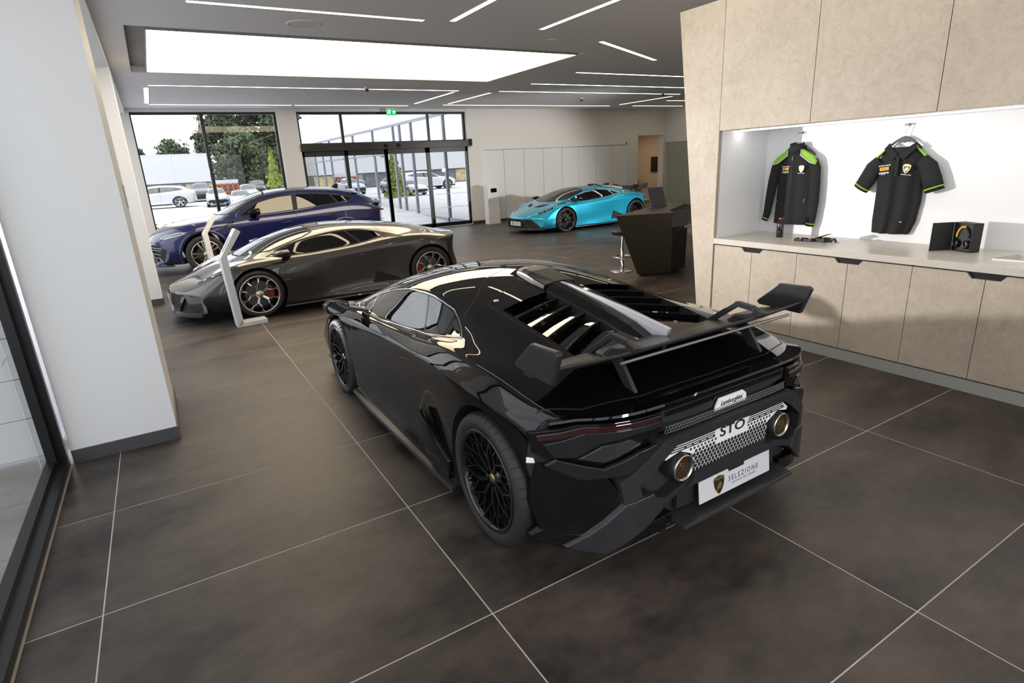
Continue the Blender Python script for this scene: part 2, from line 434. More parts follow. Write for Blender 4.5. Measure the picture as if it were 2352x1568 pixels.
# ------------------------------------------------------------------ far wall with window, entrance and cupboards
T = 0.28
w = MB()
w.box(XL - 0.11, -0.115, DW, DW + T, 0, CZ)                    # left of the window
w.box(-0.115, 3.30, DW, DW + T, 3.565, CZ); w.box(-0.115, 3.30, DW, DW + T, 0, 0.12)
w.box(3.30, 3.82, DW - 0.05, DW + T, 0, CZ)                    # pillar between window and doors
w.box(3.82, 9.10, DW, DW + T, 3.565, CZ)
w.box(9.10, 9.64, DW - 0.02, DW + T, 0, CZ)
w.box(9.64, 15.95, DW, DW + T, 2.445, CZ)
w.box(9.64, 15.95, DW + 0.10, DW + T, 0, 2.445)
w.box(15.95, 16.58, DW, DW + T, 0, CZ)
w.box(16.58, 17.94, DW, DW + T, 2.69, CZ)
w.box(17.94, XR + 0.3, DW, DW + T, 0, CZ)
wall_far = struct(w.build('wall_far', M_WARMWHITE))
M_SKIRTD = mat('dark_skirting', (0.05, 0.047, 0.045), 0.5, noise=(3, 0.06))
bb = MB()
for a, b, yy in ((XL, -0.10, DW), (3.28, 3.84, DW - 0.05), (9.10, 9.66, DW - 0.02), (15.94, 16.56, DW), (17.96, XR, DW)):
    bb.box(a, b, yy - 0.014, yy, 0.001, 0.10)
struct(bb.build('baseboard_far', M_SKIRTD))
# white cupboard doors in the far wall
jx = [9.66, 10.46, 11.27, 12.08, 12.91, 13.68, 14.49, 15.30, 15.93]
for k in range(8):
    MB().box(jx[k] + 0.006, jx[k + 1] - 0.006, DW + 0.015, DW + 0.04, 0.07, 2.36).build('cupboard_panel', M_PANELWHITE, wall_far, bevel=0.003)
t1 = MB(); t1.box(9.60, 15.99, DW - 0.012, DW + 0.03, 2.375, 2.45); t1.box(9.58, 9.655, DW - 0.024, DW + 0.03, 0.0, 2.45); t1.box(15.935, 16.0, DW - 0.012, DW + 0.03, 0.0, 2.45)
struct(t1.build('trim_1', M_PANELWHITE))
struct(MB().box(9.66, 15.93, DW + 0.03, DW + 0.05, 0.0, 0.065).build('trim_2', M_SKIRTD))

# big window
def pane(name, parent, x0, x1, y0, y1, z0, z1, m=None): return MB().box(x0, x1, y0, y1, z0, z1).build(name, m or M_GLASS, parent)
def pane_y(parent, x0, x1, y, z0, z1, m=None):
    return MB().quad((x0, y, z0), (x1, y, z0), (x1, y, z1), (x0, y, z1)).build('pane', m or M_GLASS, parent, fixn=False)
FY = DW + 0.10
f = MB(); e = 0.055
f.box(-0.115, 3.30, FY, FY + 0.07, 3.505, 3.565); f.box(-0.115, 3.30, FY, FY + 0.07, 0.12, 0.18)
f.box(-0.115, -0.085, FY, FY + 0.07, 0.18, 3.505); f.box(3.23, 3.30, FY, FY + 0.07, 0.18, 3.505)
f.box(1.42, 1.50, FY - 0.02, FY + 0.07, 0.18, 3.505)
win = struct(f.build('window_1', M_FRAME))
pane_y(win, -0.085, 1.42, FY + 0.035, 0.18, 3.505); pane_y(win, 1.50, 3.23, FY + 0.035, 0.18, 3.505)

# glazed entrance: fanlights, operator box, sliding leaves
d = MB()
d.box(3.82, 9.10, FY, FY + 0.08, 3.50, 3.565)
for x in (3.82, 5.05, 7.78, 9.03): d.box(x, x + 0.07, FY, FY + 0.08, 2.72, 3.50)
d.box(3.82, 9.10, FY, FY + 0.08, 2.66, 2.73)
door = struct(d.build('door_1', M_FRAME))
for a, b in ((3.89, 5.05), (5.12, 7.78), (7.85, 9.03)): pane_y(door, a, b, FY + 0.04, 2.73, 3.50)
MB().box(3.80, 9.20, DW - 0.10, FY + 0.06, 2.50, 2.70).build('door_operator', M_FRAME, door, bevel=0.006)
MB().box(9.10, 9.22, DW - 0.11, DW - 0.02, 2.53, 2.73).build('operator_end', M_MATTEBLACK, door, bevel=0.006)
for x in (6.30, 6.70): MB().lathe([(0.0, 0), (0.05, 0.0), (0.055, 0.03), (0.03, 0.05), (0, 0.05)], axis='y', c=(x, DW - 0.15, 2.60), seg=14).build('motion_sensor', M_MATTEBLACK, door)
leaves = ((3.80, 5.14, DW + 0.03), (5.06, 6.38, DW + 0.10), (6.30, 7.76, DW + 0.10), (7.66, 9.12, DW + 0.03))
for k, (a, b, y) in enumerate(leaves):
    m = MB(); s_ = 0.10
    m.box(a, a + s_, y, y + 0.05, 0.02, 2.50); m.box(b - s_, b, y, y + 0.05, 0.02, 2.50)
    m.box(a, b, y, y + 0.05, 2.36, 2.50); m.box(a, b, y, y + 0.05, 0.02, 0.14)
    leaf = m.build('door_leaf', M_FRAME, door)
    pane_y(leaf, a + s_, b - s_, y + 0.025, 0.14, 2.36)
    # white safety marks on the glass
    if k in (2, 3):
        q = MB()
        for z in (0.62, 1.05):
            q.box(a + 0.2, b - 0.25, y - 0.001 + 0.02, y + 0.021, z, z + 0.016)
            q.lathe([(0, 0.018), (0.022, 0.018), (0.022, 0.0185)], axis='y', c=(b - 0.18, y, z + 0.008), seg=12)
        q.build('safety_mark', mat('white_vinyl', (0.85, 0.85, 0.85), 0.6, noise=(3, 0.02)), leaf)
for i, s_ in enumerate(('opening hours', 'Monday', 'Tuesday', 'Wednesday', 'Thursday', 'Friday')):
    pass
# emergency exit sign
ex = thing('exit_sign', 'green illuminated emergency exit sign above the glass doors', 'sign', (6.53, DW - 0.20, 3.53))
MB().box(-0.15, 0.15, -0.012, 0.012, -0.085, 0.075).build('sign_plate', emission('exit_green', (0.02, 0.32, 0.12), 1.0), ex, bevel=0.003)
MB().box(-0.15, 0.15, -0.02, 0.02, 0.075, 0.117).build('housing', M_PLASTIC_W, ex)
M_SIGNW = emission('exit_white', (1, 1, 1), 1.1)
ar = MB()
ar.prism([(0.075, 0.055), (0.125, 0.0), (0.10, 0.0), (0.085, 0.018), (0.085, -0.06), (0.065, -0.06), (0.065, 0.018), (0.05, 0.0), (0.025, 0.0)], 'y', -0.0155, -0.0125)
ar.build('arrow', M_SIGNW, ex)
mn = MB()
mn.lathe([(0, -0.0155), (0.012, -0.0155), (0.012, -0.0125)], axis='y', c=(-0.055, 0, 0.045), seg=10)
for a, b, w_ in (((-0.060, 0.03), (-0.075, -0.015), 0.022), ((-0.075, -0.012), (-0.05, -0.035), 0.014), ((-0.05, -0.035), (-0.058, -0.065), 0.012), ((-0.076, -0.012), (-0.098, -0.03), 0.013), ((-0.098, -0.03), (-0.12, -0.03), 0.011), ((-0.060, 0.026), (-0.035, 0.012), 0.011), ((-0.035, 0.012), (-0.022, 0.026), 0.010), ((-0.066, 0.024), (-0.092, 0.018), 0.010)):
    mn.bar((a[0], -0.014, a[1]), (b[0], -0.014, b[1]), 0.003, w_, up=(b[1] - a[1], 0, a[0] - b[0]))
mn.box(-0.136, -0.130, -0.0155, -0.0125, -0.07, 0.06); mn.box(-0.136, -0.02, -0.0155, -0.0125, 0.056, 0.062)
mn.build('running_figure', M_SIGNW, ex)

# room seen through the far doorway
rm = MB(); rm.box(16.0, 19.4, DW + 3.2, DW + 3.3, 0, 3); rm.box(16.0, 19.4, DW + T, DW + 3.3, 2.95, 3.05)
rm.box(15.9, 16.0, DW + T, DW + 3.3, 0, 3); rm.box(19.4, 19.5, DW + T, DW + 3.3, 0, 3)
struct(rm.build('wall_back_room', mat('tan_paint', (0.46, 0.36, 0.25), 0.7, noise=(0.8, 0.04))))
struct(MB().box(15.9, 19.5, DW + T, DW + 3.3, -0.1, 0.0).build('floor_back_room', mat('dark_carpet', (0.05, 0.04, 0.035), 0.9, noise=(40, 0.2))))

# ------------------------------------------------------------------ far right wall with back-painted glass panels
rw = MB(); rw.box(XR, XR + 0.2, 5.2, DW + 0.1, 2.40, CZ); rw.box(XR + 0.08, XR + 0.2, 5.2, DW + 0.1, 0, 2.40)
wall_r = struct(rw.build('wall_right', M_WARMWHITE))
M_GREENPANEL = mat('grey_green_glass_panel', (0.40, 0.42, 0.38), 0.12, noise=(0.6, 0.04))
for k in range(7):
    y1 = DW - 0.06 - k * 0.86
    for z0, z1 in ((0.05, 0.98), (0.985, 1.70), (1.705, 2.38)):
        MB().box(XR + 0.01, XR + 0.05, y1 - 0.852, y1, z0, z1).build('glass_panel', M_GREENPANEL, wall_r, bevel=0.002)

# ------------------------------------------------------------------ left side: columns, glazed wall
def column(name, x0, x1, y0, y1, ztop=CZ):
    o = struct(MB().box(x0, x1, y0, y1, 0, ztop).build(name, M_WHITE))
    b = MB(); s_ = 0.012
    b.box(x0, x1 + s_, y0 - s_, y0, 0.001, 0.10); b.box(x1, x1 + s_, y0, y1 + s_, 0.001, 0.10); b.box(x0, x1 + s_, y1, y1 + s_, 0.001, 0.10)
    struct(b.build('baseboard_' + name.split('_')[-1], M_SKIRT))
    return o
column('wall_column_near', XL + 0.015, -0.19, 4.83, 5.80)
column('wall_column_middle', XL + 0.015, -0.19, 10.75, 11.25, 3.52)
struct(MB().box(XL, -0.19, 5.81, DW - 0.001, 3.52, CZ - 0.001).build('wall_bulkhead', M_WHITE))
for z, nm in ((1.72, 'light_switch'), (1.33, 'light_switch')):
    pass
lw = MB()
for (y0, y1) in ((-3.2, 4.82), (5.81, 10.74), (11.26, DW)):
    n = max(1, round((y1 - y0) / 2.6))
    lw.box(XL - 0.07, XL - 0.005, y0, y1, 0.001, 0.055); lw.box(XL - 0.125, XL - 0.07, y0, y1, 0.001, 0.085)
    lw.box(XL - 0.11, XL - 0.005, y0, y1, 3.50, CZ)
    for k in range(n + 1):
        yy = y0 + (y1 - y0) * k / n
        if k == n: lw.box(XL - 0.055, XL - 0.005, yy - 0.05, yy, 0.055, 3.5); lw.box(XL - 0.11, XL - 0.055, yy - 0.105, yy - 0.045, 0.055, 3.5)
        elif k == 0: lw.box(XL - 0.11, XL - 0.005, yy, yy + 0.06, 0.055, 3.5)
        else: lw.box(XL - 0.11, XL - 0.005, yy - 0.035, yy + 0.035, 0.055, 3.5)
win2 = struct(lw.build('window_2', M_FRAME))
for (y0, y1) in ((-3.2, 4.75), (5.81, 10.7), (11.26, DW)):
    x = XL - 0.08
    MB().quad((x, y0, 0.05), (x, y1, 0.05), (x, y1, 3.5), (x, y0, 3.5)).build('pane', M_GLASS, win2, fixn=False)
gt = text('glass_lettering', 'Lamborghini', 0.05, mat('etched_glass', (0.55, 0.58, 0.58), 0.8, noise=(5, 0.05)), win2, (XL - 0.078, 4.40, 0.93), (R(90), 0, R(90)), depth=0.0003)

# ------------------------------------------------------------------ rear of the room (behind the viewpoint)
rw_ = MB(); rw_.box(-1.0, 6.6, -3.4, -3.2, 3.3, CZ); rw_.box(-1.0, 6.6, -3.4, -3.2, 0, 0.15); rw_.box(5.0, 6.6, -3.4, -3.2, 0.15, 3.3); rw_.box(-1.0, -0.6, -3.4, -3.2, 0.15, 3.3)
struct(rw_.build('wall_rear', M_WARMWHITE))
wr = MB(); wr.box(-0.6, 5.0, -3.33, -3.25, 3.22, 3.3); wr.box(-0.6, 5.0, -3.33, -3.25, 0.15, 0.22)
for k in range(4): wr.box(-0.6 + k * 1.84, -0.53 + k * 1.84, -3.33, -3.25, 0.22, 3.22)
w3 = struct(wr.build('window_added', M_FRAME))  # unseen window, put in so daylight reaches the column front and car tail
pane_y(w3, -0.6, 5.0, -3.29, 0.2, 3.25)

# ------------------------------------------------------------------ beige display wall with niche, cabinets and worktop
NB = 5.93            # niche back plane
YN = 4.28            # left end of the niche
ZT = 3.335
ZN0, ZN1 = 1.01, 2.115
post = [(4.45, 0.0), (YN, 0.0), (YN, ZT), (4.875, ZT)]
disp = struct(MB().prism(post, 'x', XB + 0.001, XB + 1.02).build('wall_display', M_PLASTER))
disp_top = struct(MB().box(XB + 0.30, XB + 1.02, -3.2, YN - .001, ZN1 + 0.02, ZT).build('wall_display_upper', M_PLASTER))
disp_back = struct(MB().box(NB + 0.02, XB + 1.02, -3.2, YN - .001, 0, ZN1 + 0.02).build('wall_display_back', M_NICHE))
MB().prism([(4.448, 0.0), (YN + 0.002, 0.0), (YN + 0.002, ZT), (4.873, ZT)], 'x', XB - 0.018, XB).build('wall_panel', M_PLASTER, disp)
ys = [YN, 3.29, 2.283, 1.275, 0.27, -0.74, -1.75, -3.2]
for k in range(len(ys) - 1):
    MB().box(XB - 0.018, XB + 0.30, ys[k + 1] + 0.0025, ys[k] - 0.0025, ZN1, ZT).build('wall_panel', M_PLASTER, disp_top, bevel=0.0015)
MB().box(NB, NB + 0.02, -3.2, YN - 0.001, ZN0, ZN1 + 0.02).build('niche_lining', M_NICHE, disp_back)
MB().box(XB + 0.02, NB, YN - 0.012, YN - 0.001, ZN0, ZN1 + 0.02).build('niche_lining', M_NICHE, disp)
MB().box(XB + 0.28, NB, -3.2, YN - 0.012, ZN1 - 0.004, ZN1 + 0.02).build('niche_lining', M_NICHE, disp_top)
nl = thing('niche_light', 'thin light strip under the top edge of the white display niche', 'strip light', (XB + 0.27, 0.5, ZN1 - 0.008))
MB().box(-0.012, 0.012, -3.6, 3.74, -0.006, 0.004).build('diffuser', emission('niche_led', (1.0, 0.98, 0.95), 9.0), nl)
MB().box(-0.02, 0.02, -3.62, 3.76, 0.004, 0.012).build('rail', M_CHROME, nl)

wt = tag(MB().box(XB - 0.022, NB - 0.001, -3.19, YN - 0.002, 0.952, ZN0).build('worktop', plaster('worktop_plaster', (0.56, 0.51, 0.45), (0.66, 0.62, 0.56), 0.3), bevel=0.002),
         'long pale beige worktop running over the cabinets below the white niche', 'worktop')
jy = [4.28, 3.80, 3.30, 2.81, 2.288, 1.786, 1.275, 0.775, 0.27, -0.23, -0.74]
names = ['beige two-door cabinet at the left end, beside the slanted wall edge', 'beige two-door cabinet second from the left, behind the black rear wing tip',
         'beige two-door cabinet third from the left, under the headphone box', 'beige two-door cabinet at the right edge of the picture', 'beige two-door cabinet beyond the right edge of the picture']
for k in range(5):
    ya, yb, yc = jy[2 * k], jy[2 * k + 1], jy[2 * k + 2]
    c = thing('base_cabinet', names[k], 'cabinet', (XB + 0.3, yb, 0), 0, 'beige base cabinets under the worktop')
    b = MB().box(-0.27, 0.45, yc - yb + 0.003, ya - yb - 0.003, 0.10, 0.948); b.build('carcass', M_MATTEBLACK, c)
    for s_, (p, q) in enumerate(((ya, yb), (yb, yc))):
        p, q = p - yb, q - yb
        poly = [(p - 0.002, 0.112), (p - 0.002, 0.938)]
        if s_ == 0: poly += [(0.125, 0.938), (0.092, 0.897), (0.0025, 0.897), (0.0025, 0.112)]
        else: poly = [(-0.0025, 0.112), (-0.0025, 0.897), (-0.092, 0.897), (-0.125, 0.938), (q + 0.002, 0.938), (q + 0.002, 0.112)]
        MB().prism(poly, 'x', -0.30, -0.272).build('door', M_PLASTER, c, bevel=0.0012)
    MB().prism([(0.125, 0.945), (0.092, 0.895), (-0.092, 0.895), (-0.125, 0.945)], 'x', -0.276, -0.27).build('handle_recess', M_MATTEBLACK, c)
struct(MB().box(XB + 0.004, XB + 0.05, -3.19, 4.44, 0.001, 0.10).build('baseboard_display', mat('grey_plinth', (0.36, 0.36, 0.33), 0.45, noise=(2, 0.03))))
# back wall that closes the hall on the near right, behind the display wall
struct(MB().box(XB + 1.02, XR + 0.2, 5.0, 5.2, 0, CZ).build('wall_service', M_WARMWHITE))
# ------------------------------------------------------------------ car bodies: control cage -> smooth surface -> cut into panels
def lerp_table(tab, x):
    if x >= tab[0][0]: return tab[0][1]
    for (a, va), (b, vb) in zip(tab, tab[1:]):
        if a >= x >= b: return va + (vb - va) * (a - x) / (a - b)
    return tab[-1][1]

def smooth_body(stations, fsweep, rsweep, creases, cap_crease=0.7, level=3, fpow=2.4, rpow=5.0, ref=0.95, iters=2):
    """stations: [(ly, [12 (x, z)])] nose to tail. Returns an evaluated bmesh of the whole body (material index: 0 skin, 1 underside, 2 nose cap, 3 tail cap)."""
    verts = []; ring = 22
    for ly, pts in stations:
        full = []
        for (x, z, *dy) in pts:
            y = (dy[0] if dy else 0) + ly - lerp_table(fsweep, ly) * (x / ref) ** fpow + lerp_table(rsweep, ly) * (x / ref) ** rpow
            full.append((x, y, z))
        for p in full: verts.append(Vector(p))
        for p in reversed(full[1:11]): verts.append(Vector((-p[0], p[1], p[2])))
    n = len(stations); faces = []; mi = []
    for i in range(n - 1):
        for k in range(ring):
            a, b = i * ring, (i + 1) * ring; k2 = (k + 1) % ring
            faces.append((a + k, b + k, b + k2, a + k2)); mi.append(1 if k in (0, 1, 20, 21) else 0)
    for base, sgn, m in ((0, 1, 2), ((n - 1) * ring, -1, 3)):
        def q(k): return base + k % ring
        for i in range(5):
            for f in ((q(i), q(i + 1), q(11 - i - 1), q(11 - i)), (q(-i), q(11 + i), q(11 + i + 1), q(-i - 1))):
                faces.append(f if sgn > 0 else tuple(reversed(f))); mi.append(m)
    me = bpy.data.meshes.new('cage'); me.from_pydata(verts, [], faces); me.update()
    me.polygons.foreach_set('material_index', mi)
    for k in range(4): me.materials.append(None)
    cr = me.attributes.new('crease_edge', 'FLOAT', 'EDGE')
    for e in me.edges:
        a, b = e.vertices; ia, ka = divmod(a, ring); ib, kb = divmod(b, ring)
        val = 0.0
        if ka == kb:
            kk = ka if ka <= 11 else 22 - ka
            val = creases.get(kk, 0.0)
            if isinstance(val, tuple): val = val[0] if stations[max(ia, ib)][0] >= val[2] and stations[min(ia, ib)][0] <= val[1] else 0
        elif ia == ib and ia in (0, n - 1): val = cap_crease
        cr.data[e.index].value = val
    o = bpy.data.objects.new('cage', me); COL.objects.link(o)
    md = o.modifiers.new('s', 'SUBSURF'); md.levels = 2; md.render_levels = level
    tgt = [v.copy() for v in verts]
    for it in range(iters):
        dg = bpy.context.evaluated_depsgraph_get(); ev = o.evaluated_get(dg).data
        for k, v in enumerate(me.vertices): v.co += (tgt[k] - ev.vertices[k].co) * (0.55, 0.45)[min(it, 1)]
        me.update()
    md.levels = level
    dg = bpy.context.evaluated_depsgraph_get()
    ev = bpy.data.meshes.new_from_object(o.evaluated_get(dg))
    bm = bmesh.new(); bm.from_mesh(ev)
    bpy.data.meshes.remove(ev); bpy.data.objects.remove(o); bpy.data.meshes.remove(me)
    bmesh.ops.recalc_face_normals(bm, faces=bm.faces)
    return bm

def in_poly(p, poly):
    c = False; x, y = p; j = len(poly) - 1
    for i in range(len(poly)):
        xi, yi = poly[i]; xj, yj = poly[j]
        if (yi > y) != (yj > y) and x < (xj - xi) * (y - yi) / (yj - yi) + xi: c = not c
        j = i
    return c
PROJ = {'side': (1, 2), 'top': (0, 1), 'end': (0, 2)}
def inset_poly(poly, d):
    """move every edge of a simple polygon inwards by d"""
    n = len(poly); area = sum(poly[i][0] * poly[(i + 1) % n][1] - poly[(i + 1) % n][0] * poly[i][1] for i in range(n))
    sg = 1 if area > 0 else -1; out = []
    for i in range(n):
        p0, p1, p2 = Vector(poly[i - 1]), Vector(poly[i]), Vector(poly[(i + 1) % n])
        d1, d2 = (p1 - p0).normalized(), (p2 - p1).normalized()
        n1, n2 = Vector((-d1.y, d1.x)) * sg, Vector((-d2.y, d2.x)) * sg
        b = (n1 + n2); k = max(0.35, 1 + n1.dot(n2))
        out.append(tuple(p1 + b * (d / k)))
    return out
def knife(bm, poly, proj, pred):
    """cut the surface along a polygon seen in one projection; returns the faces inside"""
    a0, a1 = PROJ[proj]
    n = len(poly)
    for i in range(n):
        p, q = poly[i], poly[(i + 1) % n]
        lo = (min(p[0], q[0]) - 1e-4, min(p[1], q[1]) - 1e-4); hi = (max(p[0], q[0]) + 1e-4, max(p[1], q[1]) + 1e-4)
        fs = []
        for f in bm.faces:
            if not pred(f): continue
            c0 = [v.co[a0] for v in f.verts]
            if max(c0) < lo[0] or min(c0) > hi[0]: continue
            c1 = [v.co[a1] for v in f.verts]
            if max(c1) < lo[1] or min(c1) > hi[1]: continue
            fs.append(f)
        if not fs: continue
        co = [0, 0, 0]; no = [0, 0, 0]
        co[a0], co[a1] = p; d0, d1 = q[0] - p[0], q[1] - p[1]
        no[a0], no[a1] = d1, -d0
        es = set(e for f in fs for e in f.edges); vs = set(v for f in fs for v in f.verts)
        bmesh.ops.bisect_plane(bm, geom=fs + list(es) + list(vs), dist=1e-6, plane_co=co, plane_no=no)
    res = []
    for f in bm.faces:
        if pred(f):
            c = f.calc_center_median()
            if in_poly((c[a0], c[a1]), poly): res.append(f)
    return res

class Body:
    """half a body (x >= 0) whose faces carry a region number"""
    def __init__(s, bm):
        s.bm = bm
        bmesh.ops.bisect_plane(bm, geom=bm.verts[:] + bm.edges[:] + bm.faces[:], dist=1e-6, plane_co=(0, 0, 0), plane_no=(1, 0, 0), clear_inner=True)
        s.L = bm.faces.layers.int.new('reg'); s.names = {'skin': 0}
        for f in bm.faces:
            if f.material_index: f[s.L] = s.rid({1: 'under', 2: 'nose', 3: 'tail'}[f.material_index])
        bm.normal_update()
    def rid(s, n): return s.names.setdefault(n, len(s.names))
    def region(s, name, poly, proj, src=('skin',), gap=0.0, lim=None, gapname='seam'):
        ids = {s.rid(x) for x in src}
        def pred(f):
            if f[s.L] not in ids: return False
            if proj == 'side' and f.normal.x < 0.12: return False
            if proj == 'top' and f.normal.z < 0.08: return False
            return lim is None or lim(f.calc_center_median())
        fs = knife(s.bm, poly, proj, pred)
        if gap:
            g = s.rid(gapname)
            for f in fs: f[s.L] = g
            ids2 = {g}
            inner = inset_poly(poly, gap)
            cand = set(fs)
            def pred2(f): return f[s.L] == g and (proj != 'side' or f.normal.x > 0.12) and (lim is None or lim(f.calc_center_median()))
            fs = knife(s.bm, inner, proj, pred2)
        r = s.rid(name)
        for f in fs: f[s.L] = r
        s.bm.normal_update()
    def arch(s, y, z, r, depth=0.06, nseg=44, flat=None):
        poly = []
        for k in range(nseg):
            a = 2 * PI * k / nseg
            poly.append((y + r * math.cos(a), z + r * math.sin(a)))
        ids = [i for n, i in s.names.items()]
        def pred(f):
            c = f.calc_center_median()
            return f.normal.x > 0.05 and c.x > 0.6 and abs(c.y - y) < r + 0.3 and c.z < 0.85
        fs = knife(s.bm, poly, 'side', pred)
        under = [f for f in s.bm.faces if f.calc_center_median().x > 0.6 and f not in fs and f.normal.x <= 0.05 and in_poly((f.calc_center_median().y, f.calc_center_median().z), poly)]
        bmesh.ops.delete(s.bm, geom=list(set(fs + under)), context='FACES')
        es = [e for e in s.bm.edges if len(e.link_faces) == 1 and e.verts[0].co.x > 0.5 and all(abs(math.hypot(v.co.y - y, v.co.z - z) - r) < 0.02 for v in e.verts)]
        ret = bmesh.ops.extrude_edge_only(s.bm, edges=es)
        fl = s.rid('arch_lip')
        for g in ret['geom']:
            if isinstance(g, bmesh.types.BMVert): g.co.x -= depth
            if isinstance(g, bmesh.types.BMFace): g[s.L] = fl; g.smooth = True
        s.bm.normal_update()
    def extract(s, names, mirror=None):
        """mesh of the given regions. mirror: None = right half only, 'both' = joined with the mirrored half, 'left' = mirrored half"""
        ids = {s.names[n] for n in names if n in s.names}
        fs = [f for f in s.bm.faces if f[s.L] in ids]
        if not fs: return None
        idx = {}; V = []; N = []; F = []
        own = {}                                   # normals from this region's faces only, so hard panel borders stay hard
        for f in fs:
            a_ = f.calc_area()
            for v in f.verts: own[v] = own.get(v, Vector((0, 0, 0))) + f.normal * a_
        def add(sx):
            base = len(V); loc = {}
            for f in fs:
                row = []
                for v in f.verts:
                    if v not in loc:
                        if sx < 0 and mirror == 'both' and abs(v.co.x) < 1e-5 and v in idx: loc[v] = idx[v]
                        else:
                            loc[v] = len(V); V.append((v.co.x * sx, v.co.y, v.co.z))
                            nn = own[v].normalized()
                            if abs(v.co.x) < 1e-5: nn.x = 0; nn.normalize()
                            N.append((nn.x * sx, nn.y, nn.z))
                    row.append(loc[v])
                F.append(row if sx > 0 else row[::-1])
            if sx > 0: idx.update(loc)
        if mirror in (None, 'both'): add(1)
        if mirror in ('both', 'left'): add(-1)
        me = bpy.data.meshes.new(names[0]); me.from_pydata(V, [], F); me.update()
        me.polygons.foreach_set('use_smooth', [True] * len(me.polygons))
        me.normals_split_custom_set_from_vertices(N)
        return me

# ------------------------------------------------------------------ sports car (wedge shaped mid-engined coupe)
def hz(low, up): return low + up
SPORT = [
 (2.36, [(0, .13), (.45, .13), (.72, .14), (.84, .20), (.89, .29), (.90, .37), (.86, .415), (.74, .43), (.58, .435), (.40, .437), (.20, .438), (0, .44)]),
 (2.24, [(0, .12), (.50, .12), (.78, .14), (.88, .22), (.915, .33), (.91, .43), (.86, .49), (.74, .505), (.58, .50), (.40, .50), (.20, .505), (0, .51)]),
 (1.98, [(0, .12), (.60, .12), (.86, .14), (.925, .25), (.935, .40), (.91, .545), (.845, .61), (.72, .62), (.56, .605), (.40, .60), (.20, .61), (0, .62)]),
 (1.66, [(0, .12), (.65, .12), (.88, .15), (.94, .28), (.95, .46), (.92, .645), (.85, .725), (.73, .735), (.58, .715), (.42, .715), (.20, .73), (0, .74)]),
 (1.46, [(0, .12), (.66, .12), (.89, .15), (.945, .29), (.955, .48), (.925, .68), (.855, .757), (.75, .772), (.65, .765), (.48, .775), (.25, .795), (0, .805)]),
 (1.31, [(0, .12), (.68, .12), (.90, .15), (.945, .30), (.96, .50), (.925, .70), (.855, .775), (.755, .79), (.69, .807), (.56, .828), (.30, .860), (0, .875)]),
 (1.02, [(0, .12), (.70, .12), (.92, .14), (.94, .30), (.95, .50), (.915, .715), (.85, .785), (.775, .81), (.685, .885), (.565, .94), (.31, .985), (0, 1.0)]),
 (.72, [(0, .12), (.72, .12), (.93, .14), (.925, .28), (.93, .48), (.90, .72), (.84, .785), (.78, .80), (.665, .965), (.55, 1.025), (.30, 1.075), (0, 1.09)]),
 (.40, [(0, .12), (.72, .12), (.935, .14), (.915, .27), (.915, .47), (.895, .73), (.835, .795), (.785, .81), (.645, 1.03), (.535, 1.085), (.30, 1.13), (0, 1.145)]),
 (.10, [(0, .12), (.72, .12), (.94, .14), (.905, .26), (.90, .46), (.895, .74), (.835, .81), (.785, .825), (.63, 1.065), (.525, 1.115), (.30, 1.155), (0, 1.165)]),
 (-.20, [(0, .12), (.72, .12), (.945, .14), (.90, .26), (.895, .46), (.905, .755), (.835, .835), (.785, .85), (.62, 1.07), (.515, 1.115), (.29, 1.15), (0, 1.16)]),
 (-.50, [(0, .12), (.72, .12), (.95, .14), (.91, .26), (.905, .47), (.925, .775), (.845, .875), (.78, .89), (.615, 1.045), (.505, 1.09), (.28, 1.125), (0, 1.135)]),
 (-.80, [(0, .12), (.72, .12), (.955, .15), (.945, .28), (.94, .50), (.945, .795), (.86, .905), (.77, .925), (.61, 1.015), (.50, 1.055), (.27, 1.09), (0, 1.10)]),
 (-1.10, [(0, .12), (.70, .12), (.96, .16), (.965, .30), (.965, .53), (.955, .805), (.87, .91), (.765, .93), (.61, .985), (.49, 1.02), (.26, 1.045), (0, 1.05)]),
 (-1.40, [(0, .13), (.68, .13), (.96, .17), (.97, .32), (.97, .55), (.955, .80), (.87, .895), (.76, .915), (.61, .95), (.48, .975), (.26, .99), (0, .995)]),
 (-1.66, [(0, .16), (.65, .16), (.945, .20), (.955, .34), (.96, .56), (.945, .780), (.86, .86), (.75, .875), (.60, .895), (.47, .912), (.25, .920), (0, .920)]),
 (-1.88, [(0, .22), (.60, .22), (.91, .24), (.93, .38), (.945, .57), (.925, .755), (.85, .828), (.74, .840), (.59, .852), (.46, .862), (.25, .868), (0, .868)]),
 (-2.02, [(0, .30), (.50, .30), (.85, .32), (.90, .42), (.925, .57), (.905, .72, .03), (.84, .805, .05), (.73, .823, .05), (.58, .834, .05), (.45, .842, .05), (.24, .846, .05), (0, .846, .05)]),
]
SP_F = [(2.36, .40), (2.24, .36), (1.98, .22), (1.66, .08), (1.46, 0), (-3, 0)]
SP_R = [(2.4, 0), (-1.10, 0), (-1.40, .10), (-1.66, .22), (-1.88, .36), (-2.02, .42), (-3, .42)]
SP_FA, SP_RA = 1.31, -1.31
def tail_y(x): return -2.02 + 0.42 * (abs(x) / 0.95) ** 5
def nose_y(x): return 2.36 - 0.40 * (abs(x) / 0.95) ** 2.4

